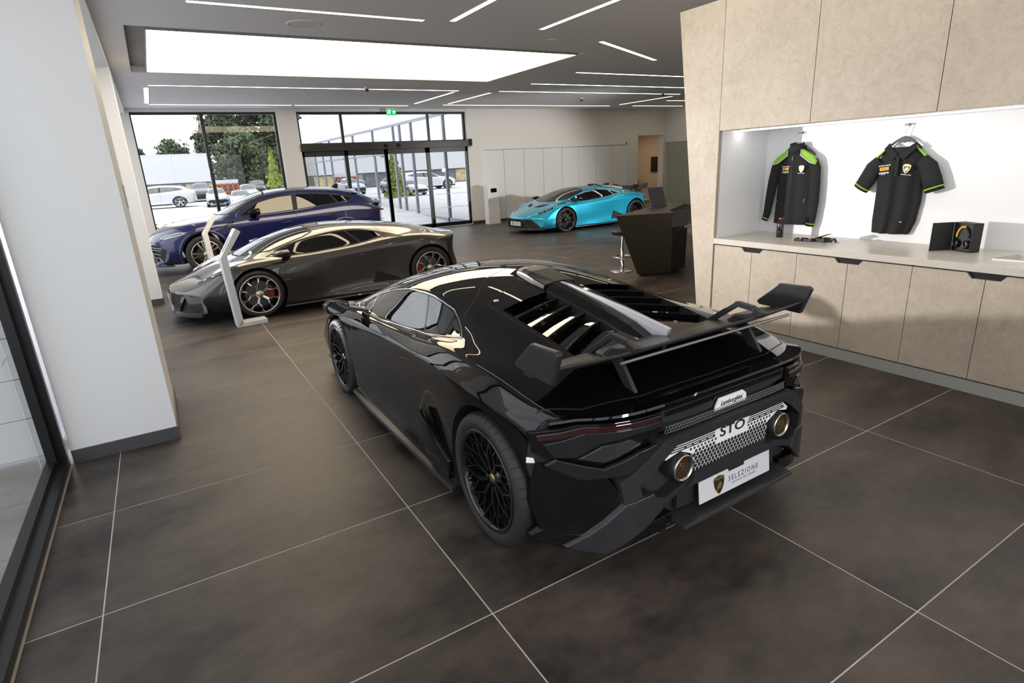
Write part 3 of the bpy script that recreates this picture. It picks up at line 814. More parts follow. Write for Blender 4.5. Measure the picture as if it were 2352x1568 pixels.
def curved_plate(poly, surf, off, thick, holes=(), step=0.06, zslope=0.0):
    """polygon in (x, z) bent onto the curve y = surf(x) (+ slope with z), thick outwards along sign(off direction)"""
    bm = bmesh.new()
    def loop(p): return [Vector((a, 0, b)) for a, b in p]
    loops = [loop(poly)] + [loop(h) for h in holes]
    tri = tessellate_polygon(loops)
    vs = [bm.verts.new(v) for lp_ in loops for v in lp_]
    for t in tri:
        try: bm.faces.new([vs[i] for i in t])
        except ValueError: pass
    xs = [p[0] for p in poly]; k = math.floor(min(xs) / step)
    while k * step < max(xs):
        k += 1
        if min(xs) + 1e-4 < k * step < max(xs) - 1e-4:
            bmesh.ops.bisect_plane(bm, geom=bm.verts[:] + bm.edges[:] + bm.faces[:], dist=1e-6, plane_co=(k * step, 0, 0), plane_no=(1, 0, 0))
    geo = bmesh.ops.extrude_face_region(bm, geom=bm.faces[:])
    new = {v for v in geo['geom'] if isinstance(v, bmesh.types.BMVert)}
    for v in bm.verts:
        v.co.y = surf(v.co.x) + off + (thick if v in new else 0) + zslope * v.co.z
    bmesh.ops.recalc_face_normals(bm, faces=bm.faces)
    me = bpy.data.meshes.new('plate'); bm.to_mesh(me); bm.free()
    return me
def mirror_poly(poly): return [(-a, b) for a, b in poly]
def sym(half): return half + [(-a, b) for a, b in reversed(half)]      # half: right side points from top centre outwards to bottom centre

# ------------------------------------------------------------------ wheels
M_TYRE = mat('tyre_rubber', (0.016, 0.016, 0.017), 0.62, noise=(40, 0.15), bump=(120, 0.06))
M_RIMBLACK = mat('rim_gloss_black', (0.010, 0.010, 0.012), 0.16, 0.3, coat=0.5)
M_RIMSILVER = mat('rim_silver', (0.62, 0.60, 0.58), 0.20, 1.0)
M_RIMDARK = mat('rim_dark_barrel', (0.03, 0.03, 0.032), 0.35, 0.6)
M_DISC = mat('brake_disc', (0.10, 0.10, 0.10), 0.4, 0.8, noise=(60, 0.2))
M_RED = mat('red_caliper', (0.35, 0.012, 0.015), 0.3, coat=0.5)
M_GREEN = mat('green_caliper', (0.14, 0.30, 0.02), 0.35, coat=0.4)
M_GOLD = mat('gold_emblem', (0.75, 0.52, 0.15), 0.3, 0.9)
WCACHE = {}
def wheel_meshes(style, r, rim, wd):
    key = (style, r, rim, wd)
    if key in WCACHE: return WCACHE[key]
    h = wd / 2; D = {}
    t = MB().lathe([(rim - 0.008, -h * 0.80), (rim + 0.006, -h * 0.92), (rim + 0.03, -h), (r - 0.035, -h * 1.0), (r - 0.012, -h * 0.93), (r, -h * 0.78),
                    (r, -0.055), (r - 0.007, -0.053), (r - 0.007, -0.045), (r, -0.043), (r, 0.043), (r - 0.007, 0.045), (r - 0.007, 0.053), (r, 0.055),
                    (r, h * 0.78), (r - 0.012, h * 0.93), (r - 0.035, h), (rim + 0.03, h), (rim + 0.006, h * 0.92), (rim - 0.008, h * 0.80)], axis='x', seg=64)
    D['tyre'] = t.mesh('tyre')
    # shoulder tread cuts
    g = MB()
    n = 44
    for k in range(n):
        a = 2 * PI * k / n
        for s_ in (-1, 1):
            c, sn = math.cos(a), math.sin(a); c2, sn2 = math.cos(a + 0.03), math.sin(a + 0.03)
            p = Vector((s_ * h * 0.55, (r + 0.0012) * c, (r + 0.0012) * sn)); q = Vector((s_ * h * 0.95, (r - 0.014) * c2, (r - 0.014) * sn2))
            mid = Vector((s_ * h * 0.80, (r + 0.0008) * math.cos(a + 0.02), (r + 0.0008) * math.sin(a + 0.02)))
            g.tube([p, mid, q], 0.0022, 4)
    D['tread_groove'] = g.mesh('tread_groove')
    b = MB().lathe([(rim, h * 0.86), (rim + 0.008, h * 0.92), (rim + 0.006, h * 0.97), (rim - 0.008, h * 0.97), (rim - 0.016, h * 0.90), (rim - 0.022, h * 0.55), (rim - 0.03, -h * 0.8), (rim - 0.06, -h * 0.82)], axis='x', seg=64)
    D['rim'] = b.mesh('rim')
    ro = rim - 0.012; xo, xi = h * 0.86, h * 0.62     # outer end, hub end of spokes
    sp = MB()
    def P(rad, ang, x): return (x, rad * math.sin(R(ang)), rad * math.cos(R(ang)))
    def seg(r0, a0, x0, r1, a1, x1, w, d): sp.bar(P(r0, a0, x0), P(r1, a1, x1), w, d, up=(1, 0, 0))
    if style == 'lattice':
        n = 10
        for s_ in (-1, 1):
            seg(.045, s_ * 6, xi, .135, s_ * 2.6, xi + .012, .0075, .022)
            seg(.133, s_ * 2.6, xi + .012, ro, s_ * 19.5, xo - .004, .0075, .024)
            seg(.175, s_ * 8.0, xi + .022, ro, s_ * 1.0, xo - .006, .006, .016)
    elif style == 'petal':
        n = 5
        sp.add([P(.05, -14, xi), P(.05, 14, xi), P(.135, 8, xi + .02), P(.135, -8, xi + .02), P(.05, -14, xi - .03), P(.05, 14, xi - .03), P(.135, 8, xi - .02), P(.135, -8, xi - .02)],
               [(0, 1, 2, 3), (7, 6, 5, 4), (0, 4, 5, 1), (1, 5, 6, 2), (2, 6, 7, 3), (3, 7, 4, 0)])
        for s_ in (-1, 1):
            seg(.128, s_ * 5.5, xi + .018, .172, s_ * 17.5, xi + .034, .014, .026)
            seg(.170, s_ * 17.5, xi + .034, .222, s_ * 19, xo - .004, .013, .024)
            seg(.220, s_ * 19, xo - .004, ro + .004, s_ * 12.5, xo, .013, .022)
            seg(.220, s_ * 19, xo - .004, ro + .004, s_ * 27, xo, .012, .022)
    else:
        n = 5
        for s_ in (-1, 1):
            sp.add([P(.06, s_ * 2, xi), P(.06, s_ * 22, xi), P(ro, s_ * 14.5, xo), P(ro, s_ * 5.5, xo), P(.06, s_ * 2, xi - .03), P(.06, s_ * 22, xi - .03), P(ro, s_ * 14.5, xo - .03), P(ro, s_ * 5.5, xo - .03)],
                   [(0, 1, 2, 3), (7, 6, 5, 4), (0, 4, 5, 1), (1, 5, 6, 2), (2, 6, 7, 3), (3, 7, 4, 0)])
    me = sp.mesh('spoke'); bm = bmesh.new(); bm.from_mesh(me); bmesh.ops.recalc_face_normals(bm, faces=bm.faces); bm.to_mesh(me); bm.free()
    D['spoke'] = me; D['n'] = n
    D['hub'] = MB().lathe([(0.0, xi + .006), (.020, xi + .006), (.030, xi + .004), (.050, xi + .0), (.062, xi - .012), (.062, xi - .06)], axis='x', seg=24).mesh('hub')
    D['cap'] = MB().lathe([(0.0, xi + .012), (.022, xi + .012), (.026, xi + .004)], axis='x', seg=20).mesh('centre_cap')
    D['disc'] = MB().lathe([(.06, .010), (.185, .010), (.185, -.018), (.06, -.018)], axis='x', seg=40, smooth=False).mesh('brake_disc')
    cal = MB(); nseg = 7
    for k in range(nseg):
        a0, a1 = 60 + k * 8, 60 + (k + 1) * 8
        cal.hexa([P(.125, a0, -.03), P(.125, a1, -.03), P(.205, a1, -.03), P(.205, a0, -.03), P(.125, a0, .038), P(.125, a1, .038), P(.200, a1, .038), P(.200, a0, .038)])
    D['caliper'] = cal.mesh('brake_caliper')
    bl = MB()
    for k in range(5): bl.lathe([(0, xi - .002), (.008, xi - .002), (.008, xi - .03)], axis='x', c=(0, .040 * math.sin(R(36 + 72 * k)) , .040 * math.cos(R(36 + 72 * k))), seg=8)
    D['bolts'] = bl.mesh('wheel_bolts')
    D['back'] = MB().lathe([(0.0, -h * 0.5), (rim - 0.03, -h * 0.5)], axis='x', seg=40).mesh('wheel_back')
    WCACHE[key] = D
    return D
def add_wheel(parent, x, y, r, rim, wd, style, m_rim, m_sp, m_cal, side, cal_front, rot=0.0, detail=True):
    """side +1: outer face towards +x"""
    D = wheel_meshes(style, r, rim, wd)
    def mk(name, me, m, par):
        o = bpy.data.objects.new(name, me); COL.objects.link(o); o.parent = par
        if not me.materials: me.materials.append(m)
        o.material_slots[0].link = 'OBJECT'; o.material_slots[0].material = m
        return o
    rimo = mk('wheel', D['rim'], m_rim, parent)
    rimo.location = (x, y, r); rimo.rotation_euler = (0, 0, 0 if side > 0 else PI)
    mk('tyre', D['tyre'], M_TYRE, rimo)
    if detail: mk('tread_groove', D['tread_groove'], M_MATTEBLACK, rimo)['kind'] = 'stuff'
    for k in range(D['n']):
        s_ = mk('spoke', D['spoke'], m_sp, rimo); s_.rotation_euler = (rot + 2 * PI * k / D['n'], 0, 0)
    mk('hub', D['hub'], m_sp if style != 'lattice' else m_rim, rimo)
    mk('centre_cap', D['cap'], M_GOLD if style != 'lattice' else mat('cap_bronze', (0.28, 0.20, 0.10), 0.3, 0.8), rimo)
    if detail:
        mk('brake_disc', D['disc'], M_DISC, rimo)
        c = mk('brake_caliper', D['caliper'], m_cal, rimo)
        # caliper to the requested side of the axle in car space
        ang = 0.0
        front_is_plus = (side > 0)
        if (cal_front and not front_is_plus) or (not cal_front and front_is_plus): ang = PI
        c.rotation_euler = (ang, 0, 0)
        if style == 'petal': mk('wheel_bolts', D['bolts'], M_CHROME, rimo)
    mk('wheel_back', D['back'], M_MATTEBLACK, rimo)
    return rimo

def seat(parent, x, y, z0=0.16, s=1.0):
    m = MB()
    m.prism([(y + .30, z0 + .02), (y + .28, z0 + .15), (y - .18, z0 + .11), (y - .40, z0 + .62), (y - .43, z0 + .74), (y - .50, z0 + .74), (y - .46, z0 + .50), (y - .34, z0 + .02)], 'x', x - .22, x + .22)
    for s_ in (-1, 1):
        m.prism([(y + .28, z0 + .02), (y + .26, z0 + .20), (y - .15, z0 + .19), (y - .34, z0 + .56), (y - .44, z0 + .54), (y - .34, z0 + .02)], 'x', x + s_ * .22 - .04, x + s_ * .22 + .04)
    return m.build('seat', M_INTERIOR, parent, bevel=0.03)

def cabin(parent, y_dash, dash_z, x_st, y_seat, floor_z=0.2, seat_x=.37, width=.72, y_back=-.62, z_back=.95, zoff=0.0, back2=None):
    m = MB(); m.box(-width, width, y_back, y_dash + .25, floor_z - .04, floor_z)
    m.prism([(y_dash + .28, floor_z), (y_dash + .30, dash_z - .04), (y_dash, dash_z), (y_dash - .18, dash_z - .05), (y_dash - .14, floor_z + .2), (y_dash, floor_z)], 'x', -width, width)
    m.box(-width, width, y_back - .05, y_back, floor_z, z_back)
    m.box(-.12, .12, y_back, y_dash, floor_z, floor_z + .28)
    for s_ in (-1, 1): m.box(s_ * width - .02, s_ * width + .02, y_back, y_dash + .2, floor_z, floor_z + .52)
    m.build('cabin_tub', M_INTERIOR, parent)
    for s_ in (-1, 1): seat(parent, s_ * seat_x, y_seat, floor_z - .02 + zoff)
    n = 24; cx, cy, cz = x_st, y_dash - .30, dash_z - .04
    sw = MB().tube([(cx + .17 * math.cos(2 * PI * k / n), cy - .05 * math.sin(2 * PI * k / n), cz + .155 * math.sin(2 * PI * k / n)) for k in range(n)], .016, 8, closed=True)
    sw.bar((cx - .16, cy, cz), (cx + .16, cy, cz), .03, .02); sw.bar((cx, cy, cz), (cx, cy + .02, cz - .14), .03, .02, up=(0, 1, 0)); sw.bar((cx, cy, cz), (cx, cy + .25, cz - .05), .05, .05)
    sw.build('steering_wheel', M_INTERIOR, parent)
# ------------------------------------------------------------------ sports car panels
SPORT_CACHE = {}
def sport_meshes(kind):
    if kind in SPORT_CACHE: return SPORT_CACHE[kind]
    bm = smooth_body(SPORT, SP_F, SP_R, {2: 0.6, 5: 0.6, 6: 0.2, 7: (0.95, 1.2, -0.9), 8: (0.95, 1.2, -0.9)}, cap_crease=0.85)
    B = Body(bm)
    B.arch(SP_FA, .330, .372); B.arch(SP_RA, .346, .392)
    # side windows
    rear_end = [(-.30, 1.040), (-.46, 1.022), (-.76, .930)] if kind == 'sto' else [(-.30, 1.045), (-.54, 1.008), (-.75, .955), (-.93, .897)]
    low = [(-.30, .862), (.10, .826), (.50, .800), (.80, .793), (1.0, .797)] if kind == 'sto' else [(-.60, .905), (-.30, .862), (.10, .826), (.50, .800), (.80, .793), (1.0, .797)]
    B.region('trim', [(1.14, .812), (.95, .875), (.76, .940), (.50, 1.005), (.26, 1.045), (.0, 1.058), (-.15, 1.056)] + rear_end + low, 'side')
    B.region('side_glass', [(1.09, .815), (.96, .862), (.83, .907), (.83, .805), (1.0, .803)], 'side', ('trim',))
    B.region('side_glass', [(.81, .912), (.76, .930), (.50, .994), (.26, 1.034), (.0, 1.047), (-.06, 1.046), (-.24, .868), (.10, .837), (.50, .811), (.81, .803)], 'side', ('trim',))
    if kind == 'sto': B.region('side_glass', [(-.085, 1.046), (-.15, 1.045), (-.30, 1.030), (-.45, 1.012), (-.72, .931), (-.29, .876), (-.265, .872)], 'side', ('trim',))
    else: B.region('side_glass', [(-.085, 1.046), (-.15, 1.045), (-.30, 1.034), (-.50, 1.004), (-.60, .935), (-.29, .876), (-.265, .872)], 'side', ('trim',))
    # windscreen
    B.region('ws_trim', [(-.01, 1.475), (.25, 1.44), (.48, 1.345), (.63, 1.20), (.690, 1.06), (.665, .80), (.63, .55), (.565, .40), (.40, .365), (.20, .375), (-.01, .38)], 'top', lim=lambda c: c.z > .74)
    B.region('windscreen', [(-.01, 1.445), (.25, 1.41), (.47, 1.315), (.605, 1.18), (.662, 1.05), (.640, .80), (.605, .56), (.545, .44), (.40, .405), (.20, .415), (-.01, .42)], 'top', ('ws_trim',), lim=lambda c: c.z > .74)
    B.region('door', [(.905, .800), (.93, .60), (1.02, .175), (-.17, .195), (-.30, .33), (-.455, .745), (-.335, .862), (.10, .824), (.50, .797), (.80, .790)], 'side', gap=.0035)
    B.region('intake', [(-.42, .42), (-.33, .25), (-.78, .24), (-.74, .29)] if kind != 'sto' else [(-.44, .45), (-.35, .22), (-.92, .19), (-.86, .29)], 'side')
    B.region('headlamp', [(.56, 2.02), (.68, 2.02), (.865, 1.72), (.83, 1.67), (.72, 1.78), (.62, 1.88)], 'top', gap=.004)
    B.region('bonnet', [(-.01, 2.20), (.40, 2.10), (.54, 1.86), (.62, 1.62), (.685, 1.28), (.60, 1.20), (-.01, 1.30)], 'top', gap=.0035, lim=lambda c: c.z > .45)
    if kind == 'sto':
        B.region('vent', [(.07, 1.80), (.30, 1.76), (.45, 1.585), (.43, 1.53), (.20, 1.64)], 'top', ('bonnet',))
        B.region('vent', [(.73, 1.48), (.84, 1.50), (.865, 1.24), (.77, 1.22)], 'top', lim=lambda c: c.z > .7)
    B.region('seam', [(-.01, -.10), (.30, -.27), (.56, -.55), (.66, -.60), (.66, -.606), (.56, -.557), (.30, -.277), (-.01, -.107)], 'top', lim=lambda c: c.z > .95)
    if kind == 'sto':
        B.region('engine_cover', [(-.01, -.48), (.40, -.585), (.52, -.66), (.53, -1.50), (.42, -1.62), (-.01, -1.62)], 'top', gap=.004)
        B.region('void', [(.145, -.755), (.495, -.80), (.505, -1.555), (.145, -1.40)], 'top', ('engine_cover',))
        B.region('seam', [(-.01, -1.905), (.45, -1.89), (.72, -1.80), (.86, -1.66), (.866, -1.664), (.725, -1.806), (.453, -1.896), (-.01, -1.911)], 'top', lim=lambda c: c.z > .8)
    else:
        B.region('engine_cover', [(-.01, -.50), (.38, -.585), (.46, -.68), (.46, -1.50), (.36, -1.62), (-.01, -1.62)], 'top', gap=.004)
    B.region('grille', [(-.01, .405), (.50, .400), (.60, .37), (.80, .20), (.80, .10), (-.01, .10)] if kind == 'sto' else [(-.01, .412), (.50, .408), (.70, .38), (.86, .17), (.80, .10), (-.01, .10)], 'end', ('nose', 'under'), lim=lambda c: c.y > 1.9)
    D = {'body': B.extract(['skin', 'nose'], 'both'), 'seam': B.extract(['seam', 'arch_lip', 'under', 'tail'], 'both'), 'trim': B.extract(['trim', 'ws_trim'], 'both'),
         'windscreen': B.extract(['windscreen'], 'both'), 'bonnet': B.extract(['bonnet'], 'both'), 'engine_cover': B.extract(['engine_cover'], 'both'),
         'grille': B.extract(['grille'], 'both'), 'vent': B.extract(['vent'], 'both')}
    for n in ('side_glass', 'door', 'headlamp', 'intake'):
        D[n + '_r'] = B.extract([n]); D[n + '_l'] = B.extract([n], 'left')
    # surface probe for details that sit on the skin
    from mathutils.bvhtree import BVHTree
    D['bvh'] = BVHTree.FromBMesh(B.bm)
    SPORT_CACHE[kind] = D
    return D
def top_z(D, x, y, default=0.9):
    h = D['bvh'].ray_cast(Vector((abs(x), y, 3)), Vector((0, 0, -1)))
    return h[0].z if h[0] is not None else default
def side_x(D, y, z, default=.93):
    h = D['bvh'].ray_cast(Vector((3, y, z)), Vector((-1, 0, 0)))
    return h[0].x if h[0] is not None else default

def paint(name, col, metal=0.0, rough=0.25, flake=0.0):
    if name in MATS: return MATS[name]
    m = mat(name, col, rough, metal, coat=1.0, coat_rough=0.015)
    if flake:
        nt = m.node_tree; b = nt.nodes['Principled BSDF']
        tc = nt.nodes.new('ShaderNodeTexCoord'); n = nt.nodes.new('ShaderNodeTexNoise'); n.inputs['Scale'].default_value = 900
        nt.links.new(tc.outputs['Object'], n.inputs['Vector'])
        mr = nt.nodes.new('ShaderNodeMapRange'); mr.inputs['To Min'].default_value = rough - flake; mr.inputs['To Max'].default_value = rough + flake
        nt.links.new(n.outputs['Fac'], mr.inputs['Value']); nt.links.new(mr.outputs[0], b.inputs['Roughness'])
    return m
M_CARGLASS = glass('car_glass_clear', (0.52, 0.58, 0.58), 1.5, 0.13)
M_CARGLASS_DARK = glass('car_glass_dark', (0.045, 0.045, 0.05), 1.5, 0.05)
M_LAMPCLEAR = mat('lamp_lens', (0.30, 0.31, 0.33), 0.12, 0.4, coat=1.0)
M_LAMPRED = mat('tail_lamp_red', (0.022, 0.0012, 0.002), 0.10, coat=1.0)
M_COPPER = mat('exhaust_bronze', (0.42, 0.30, 0.18), 0.35, 0.9, noise=(60, 0.2))
M_WHITEVINYL = mat('white_graphic', (0.80, 0.80, 0.80), 0.5, noise=(4, 0.01))
M_SILVERMESH = mat('silver_mesh', (0.45, 0.45, 0.46), 0.3, 0.8)

def shield_emblem(parent, loc, rot, h, name='emblem'):
    """black and gold shield with a simple charging bull"""
    w = h * .80
    P = [(-.5, .36), (-.42, .42), (0, .5), (.42, .42), (.5, .36), (.49, .10), (.40, -.14), (.22, -.36), (0, -.5), (-.22, -.36), (-.40, -.14), (-.49, .10)]
    def sc(k): return [(a * w * k, b * h * k) for a, b in P]
    e = MB().prism(sc(1.0), 'z', 0, .0012).build(name, M_GOLD, parent)
    e.location = loc; e.rotation_euler = rot
    MB().prism(sc(.90), 'z', .0012, .0018).build('shield_field', mat('shield_black', (0.02, 0.017, 0.012), 0.3), e)
    bull = [(-.24, -.28), (-.16, -.12), (-.20, -.02), (-.10, .04), (-.02, .10), (.04, .17), (.14, .15), (.20, .06), (.24, -.04), (.16, -.02), (.18, -.14), (.10, -.10), (.06, -.20), (0, -.12), (-.08, -.20), (-.12, -.22)]
    b = MB().prism([(x * w * 1.1, y * h * 1.05 - .02 * h) for x, y in bull], 'z', .0018, .0026).build('bull_figure', M_GOLD, e)
    bar_ = MB().box(-.36 * w, .36 * w, .285 * h, .37 * h, .0018, .0024).build('name_bar', M_GOLD, e)
    return e

def hexpts(cx, cz, r): return [(cx + r * math.cos(PI / 6 + k * PI / 3), cz + r * math.sin(PI / 6 + k * PI / 3)) for k in range(6)]
def hex_net(x0, x1, z0, z1, pitch, wire, surf, off, inside=None):
    """honeycomb of thin wires bent on the tail curve"""
    m = MB(); r = pitch / math.sqrt(3); row = 0; z = z0; seen = set()
    while z < z1 + r:
        x = x0 + (pitch / 2 if row % 2 else 0)
        while x < x1 + pitch:
            hp = hexpts(x, z, r)
            for k in range(6):
                a, b = hp[k], hp[(k + 1) % 6]
                key = tuple(sorted(((round(a[0], 4), round(a[1], 4)), (round(b[0], 4), round(b[1], 4)))))
                if key in seen: continue
                seen.add(key)
                if all(x0 <= p[0] <= x1 and z0 <= p[1] <= z1 for p in (a, b)):
                    m.bar((a[0], surf(a[0]) + off, a[1]), (b[0], surf(b[0]) + off, b[1]), wire, wire, up=(0, 1, 0))
            x += pitch
        z += 1.5 * r; row += 1
    return m

def sport_car(name, label, loc, rz, kind, m_paint, wheel, m_rim, m_sp, m_cal, m_sideglass, m_ws, m_strip=None):
    D = sport_meshes(kind)
    root = thing(name, label, 'car', loc, rz)
    def put(pn, key, m, par=root):
        me = D[key]
        if me is None: return None
        o = bpy.data.objects.new(pn, me); COL.objects.link(o); o.parent = par
        if not me.materials: me.materials.append(m)
        o.material_slots[0].link = 'OBJECT'; o.material_slots[0].material = m
        return o
    put('body_shell', 'body', m_paint); put('underbody', 'seam', M_MATTEBLACK); put('window_trim', 'trim', M_GLOSSBLACK if kind == 'sto' else M_MATTEBLACK)
    put('windscreen', 'windscreen', m_ws); put('bonnet', 'bonnet', m_paint); put('front_grille', 'grille', M_MATTEBLACK)
    put('engine_cover', 'engine_cover', m_paint if kind == 'sto' else M_GLOSSBLACK); put('bonnet_vent', 'vent', M_MATTEBLACK)
    for s_ in 'lr':
        d = put('door', 'door_' + s_, m_paint); put('side_window', 'side_glass_' + s_, m_sideglass)
        put('headlamp', 'headlamp_' + s_, M_GLOSSBLACK); put('side_intake', 'intake_' + s_, M_MATTEBLACK)
        sx = 1 if s_ == 'r' else -1
        # flush door handle
        hx = side_x(D, -.22, .69)
        h = MB().prism([(-.13, .672), (-.12, .690), (-.31, .715), (-.325, .700), (-.31, .684)], 'x', sx * (hx - .012), sx * (hx + .003)).build('door_handle', m_paint, d, bevel=.003)
        # headlamp optics
        for (lx, ly) in ((.68, 1.93), (.75, 1.83)):
            z = top_z(D, lx, ly)
            MB().lathe([(0, .012), (.018, .010), (.028, 0.0), (.030, -.01)], c=(sx * lx, ly, z), seg=14).build('lamp_optic', M_LAMPCLEAR, root)
        lz = [top_z(D, x_, y_) + .004 for x_, y_ in ((.60, 1.99), (.72, 1.84), (.83, 1.72))]
        MB().tube([(sx * .60, 1.985, lz[0]), (sx * .72, 1.845, lz[1]), (sx * .83, 1.725, lz[2])], .007, 6).build('running_light', M_LAMPCLEAR, root)
        # wing mirror
        mm = MB(); a = Vector((sx * .80, .82, .815))
        mm.hexa([(sx * .80, .92, .80), (sx * .80, .78, .80), (sx * .94, .86, .835), (sx * .94, .93, .835), (sx * .80, .92, .825), (sx * .80, .78, .825), (sx * .94, .86, .86), (sx * .94, .93, .86)])
        mm.build('mirror_arm', M_SATIN, root, bevel=.004)
        hous = [(.915, .845), (.93, .895), (1.07, .915), (1.115, .880), (1.10, .825), (.98, .805)]
        mh = MB(); n = len(hous)
        f0 = [(sx * x, .985 + (x - .9) * -.12, z) for x, z in hous]; f1 = [(sx * (1.01 + (x - 1.01) * .80), 1.075 - (x - .9) * .16, .862 + (z - .862) * .62) for x, z in hous]
        f2 = [(sx * x, .875 + (x - .9) * -.05, z) for x, z in hous]
        mh.add(f0 + f1 + f2, [tuple(range(n, 2 * n)), tuple(range(2 * n, 3 * n))] + [(i, (i + 1) % n, n + (i + 1) % n, n + i) for i in range(n)] + [(i, (i + 1) % n, 2 * n + (i + 1) % n, 2 * n + i) for i in range(n)])
        hm = mh.build('mirror_housing', M_GLOSSBLACK if kind == 'sto' else m_paint, root, bevel=.008)
        g = [(1.01 + (x - 1.01) * .86, .862 + (z - .862) * .84) for x, z in hous]
        MB().add([(sx * x, .8735 + (x - .9) * -.05, z) for x, z in g], [tuple(range(n))]).build('mirror_glass', mat('mirror_glass', (.8, .82, .85), .03, 1.0), hm)
        # chrome tube added for the edge highlight on the black window trim
        if kind == 'sto' and m_sideglass is M_CARGLASS and m_strip is not None:
            poly = [(1.14, .812), (.95, .875), (.76, .940), (.50, 1.005), (.26, 1.045), (.0, 1.058), (-.15, 1.056), (-.30, 1.040), (-.46, 1.022), (-.76, .930), (-.30, .862), (.10, .826), (.50, .800), (.80, .793), (1.0, .797)]
            dp = []
            for (a_, b_), (c_, d_) in zip(poly, poly[1:] + poly[:1]):
                for t_ in range(3): dp.append((a_ + (c_ - a_) * t_ / 3, b_ + (d_ - b_) * t_ / 3))
            MB().tube([(sx * (side_x(D, a_, b_, .7) + .001), a_, b_) for a_, b_ in dp], .0045, 6, closed=True).build('window_edge_highlight', m_strip, root)
            MB().tube([(sx * (side_x(D, .82, z_, .7) + .001), .82, z_) for z_ in (.795, .83, .87, .915)], .004, 6).build('window_edge_highlight', m_strip, root)
        # sill
        pts = []
        sk = MB()
        ys_ = [1.0, .5, 0, -.5, -.93]
        vs = []
        for k_, y_ in enumerate(ys_):
            w_ = .955 + .028 * min(1, (1.05 - y_) / .6); vs += [(sx * .88, y_, .098), (sx * w_, y_, .104), (sx * (w_ - .006), y_, .122), (sx * .88, y_, .150)]
        sk.add(vs, [(4 * i + j, 4 * i + (j + 1) % 4, 4 * i + 4 + (j + 1) % 4, 4 * i + 4 + j) for i in range(4) for j in range(4)] + [(0, 1, 2, 3), (16, 17, 18, 19)])
        sk.build('side_skirt', M_SATIN if kind == 'sto' else m_paint, root)
        # wheel arch liners
        for yy, rr in ((SP_FA, .385), (SP_RA, .405)):
            lin = MB(); n = 20
            vs = []
            for k in range(n + 1):
                a_ = -.25 + (PI + .5) * k / n
                for xx in (.60, .905): vs.append((sx * xx, yy + rr * math.cos(a_), .335 + rr * math.sin(a_)))
            lin.add(vs, [(2 * k, 2 * k + 1, 2 * k + 3, 2 * k + 2) for k in range(n)], True)
            lin.add([(sx * .60, yy + rr * math.cos(PI * k / n * 2), .335 + rr * math.sin(PI * k / n * 2)) for k in range(n)], [tuple(range(n))])
            lin.build('wheel_arch_liner', M_MATTEBLACK, root, fixn=False)
        add_wheel(root, sx * .835, SP_FA, .328, .262, .245, wheel, m_rim, m_sp, m_cal, sx, False, rot=.3)
        add_wheel(root, sx * .820, SP_RA, .346, .262, .300, wheel, m_rim, m_sp, m_cal, sx, True, rot=.1)
    cabin(root, .92, .80, -.36, .12, .20)
    MB().hexa([(-.11, .62, 1.02), (.11, .62, 1.02), (.11, .65, 1.02), (-.11, .65, 1.02), (-.12, .60, 1.075), (.12, .60, 1.075), (.12, .64, 1.075), (-.12, .64, 1.075)]).build('interior_mirror', M_MATTEBLACK, root, bevel=.006)
    # front bumper: splitter and blades
    for s_ in (1, -1):
        P = [(.05, .385), (.46, .380), (.52, .35), (.30, .16), (.05, .155)]
        if kind == 'sto':
            for q in ([(.36, .375), (.395, .375), (.70, .165), (.655, .165)], [(.44, .375), (.46, .372), (.78, .175), (.755, .170)]):
                o = obj('front_blade', curved_plate([(s_ * x, z) for x, z in q], nose_y, -.005, .03), M_GREYBLADE if False else M_SATIN, root)
        else:
            for q in ([(.20, .40), (.25, .40), (.40, .145), (.33, .145)], [(.33, .145), (.40, .175), (.66, .19), (.86, .20), (.86, .14)], [(.60, .395), (.66, .39), (.46, .165), (.40, .165)], [(.66, .392), (.88, .37), (.90, .17), (.82, .15), (.72, .22)]):
                obj('front_blade', curved_plate([(s_ * x, z) for x, z in q], nose_y, -.02, .04), m_paint, root)
    sp = [(0, .150), (.40, .150), (.84, .165), (.88, .14), (.84, .115), (.40, .105), (0, .105)]
    obj('front_splitter', curved_plate(sym(sp), nose_y, -.10, .125), M_SATIN if kind == 'sto' else m_paint, root)
    if kind == 'sto':
        obj('splitter_edge', curved_plate(sym([(0, .150), (.40, .150), (.62, .160), (.62, .154), (.40, .143), (0, .143)]), nose_y, .024, .006), M_SILVERMESH, root)
    pl = MB().box(-.26, .26, 0, .008, 0, .11).build('number_plate', mat('plate_white', (.62, .63, .66), .35, noise=(5, .01)), root, bevel=.004)
    pl.location = (0, 2.385, .225); pl.rotation_euler = (0, 0, PI) if False else (0, 0, 0)
    shield_emblem(pl, (.15, .0085, .055), (R(90), 0, PI), .085)
    text('plate_lettering', 'SELEZIONE', .045, mat('plate_black', (.02, .02, .02), .5), pl, (-.07, .009, .055), (R(90), 0, PI), space=1.25)
    shield_emblem(root, (0, 2.29, top_z(D, .002, 2.29) + .002), (R(-22), 0, PI), .06, 'bonnet_badge')
    return root, D
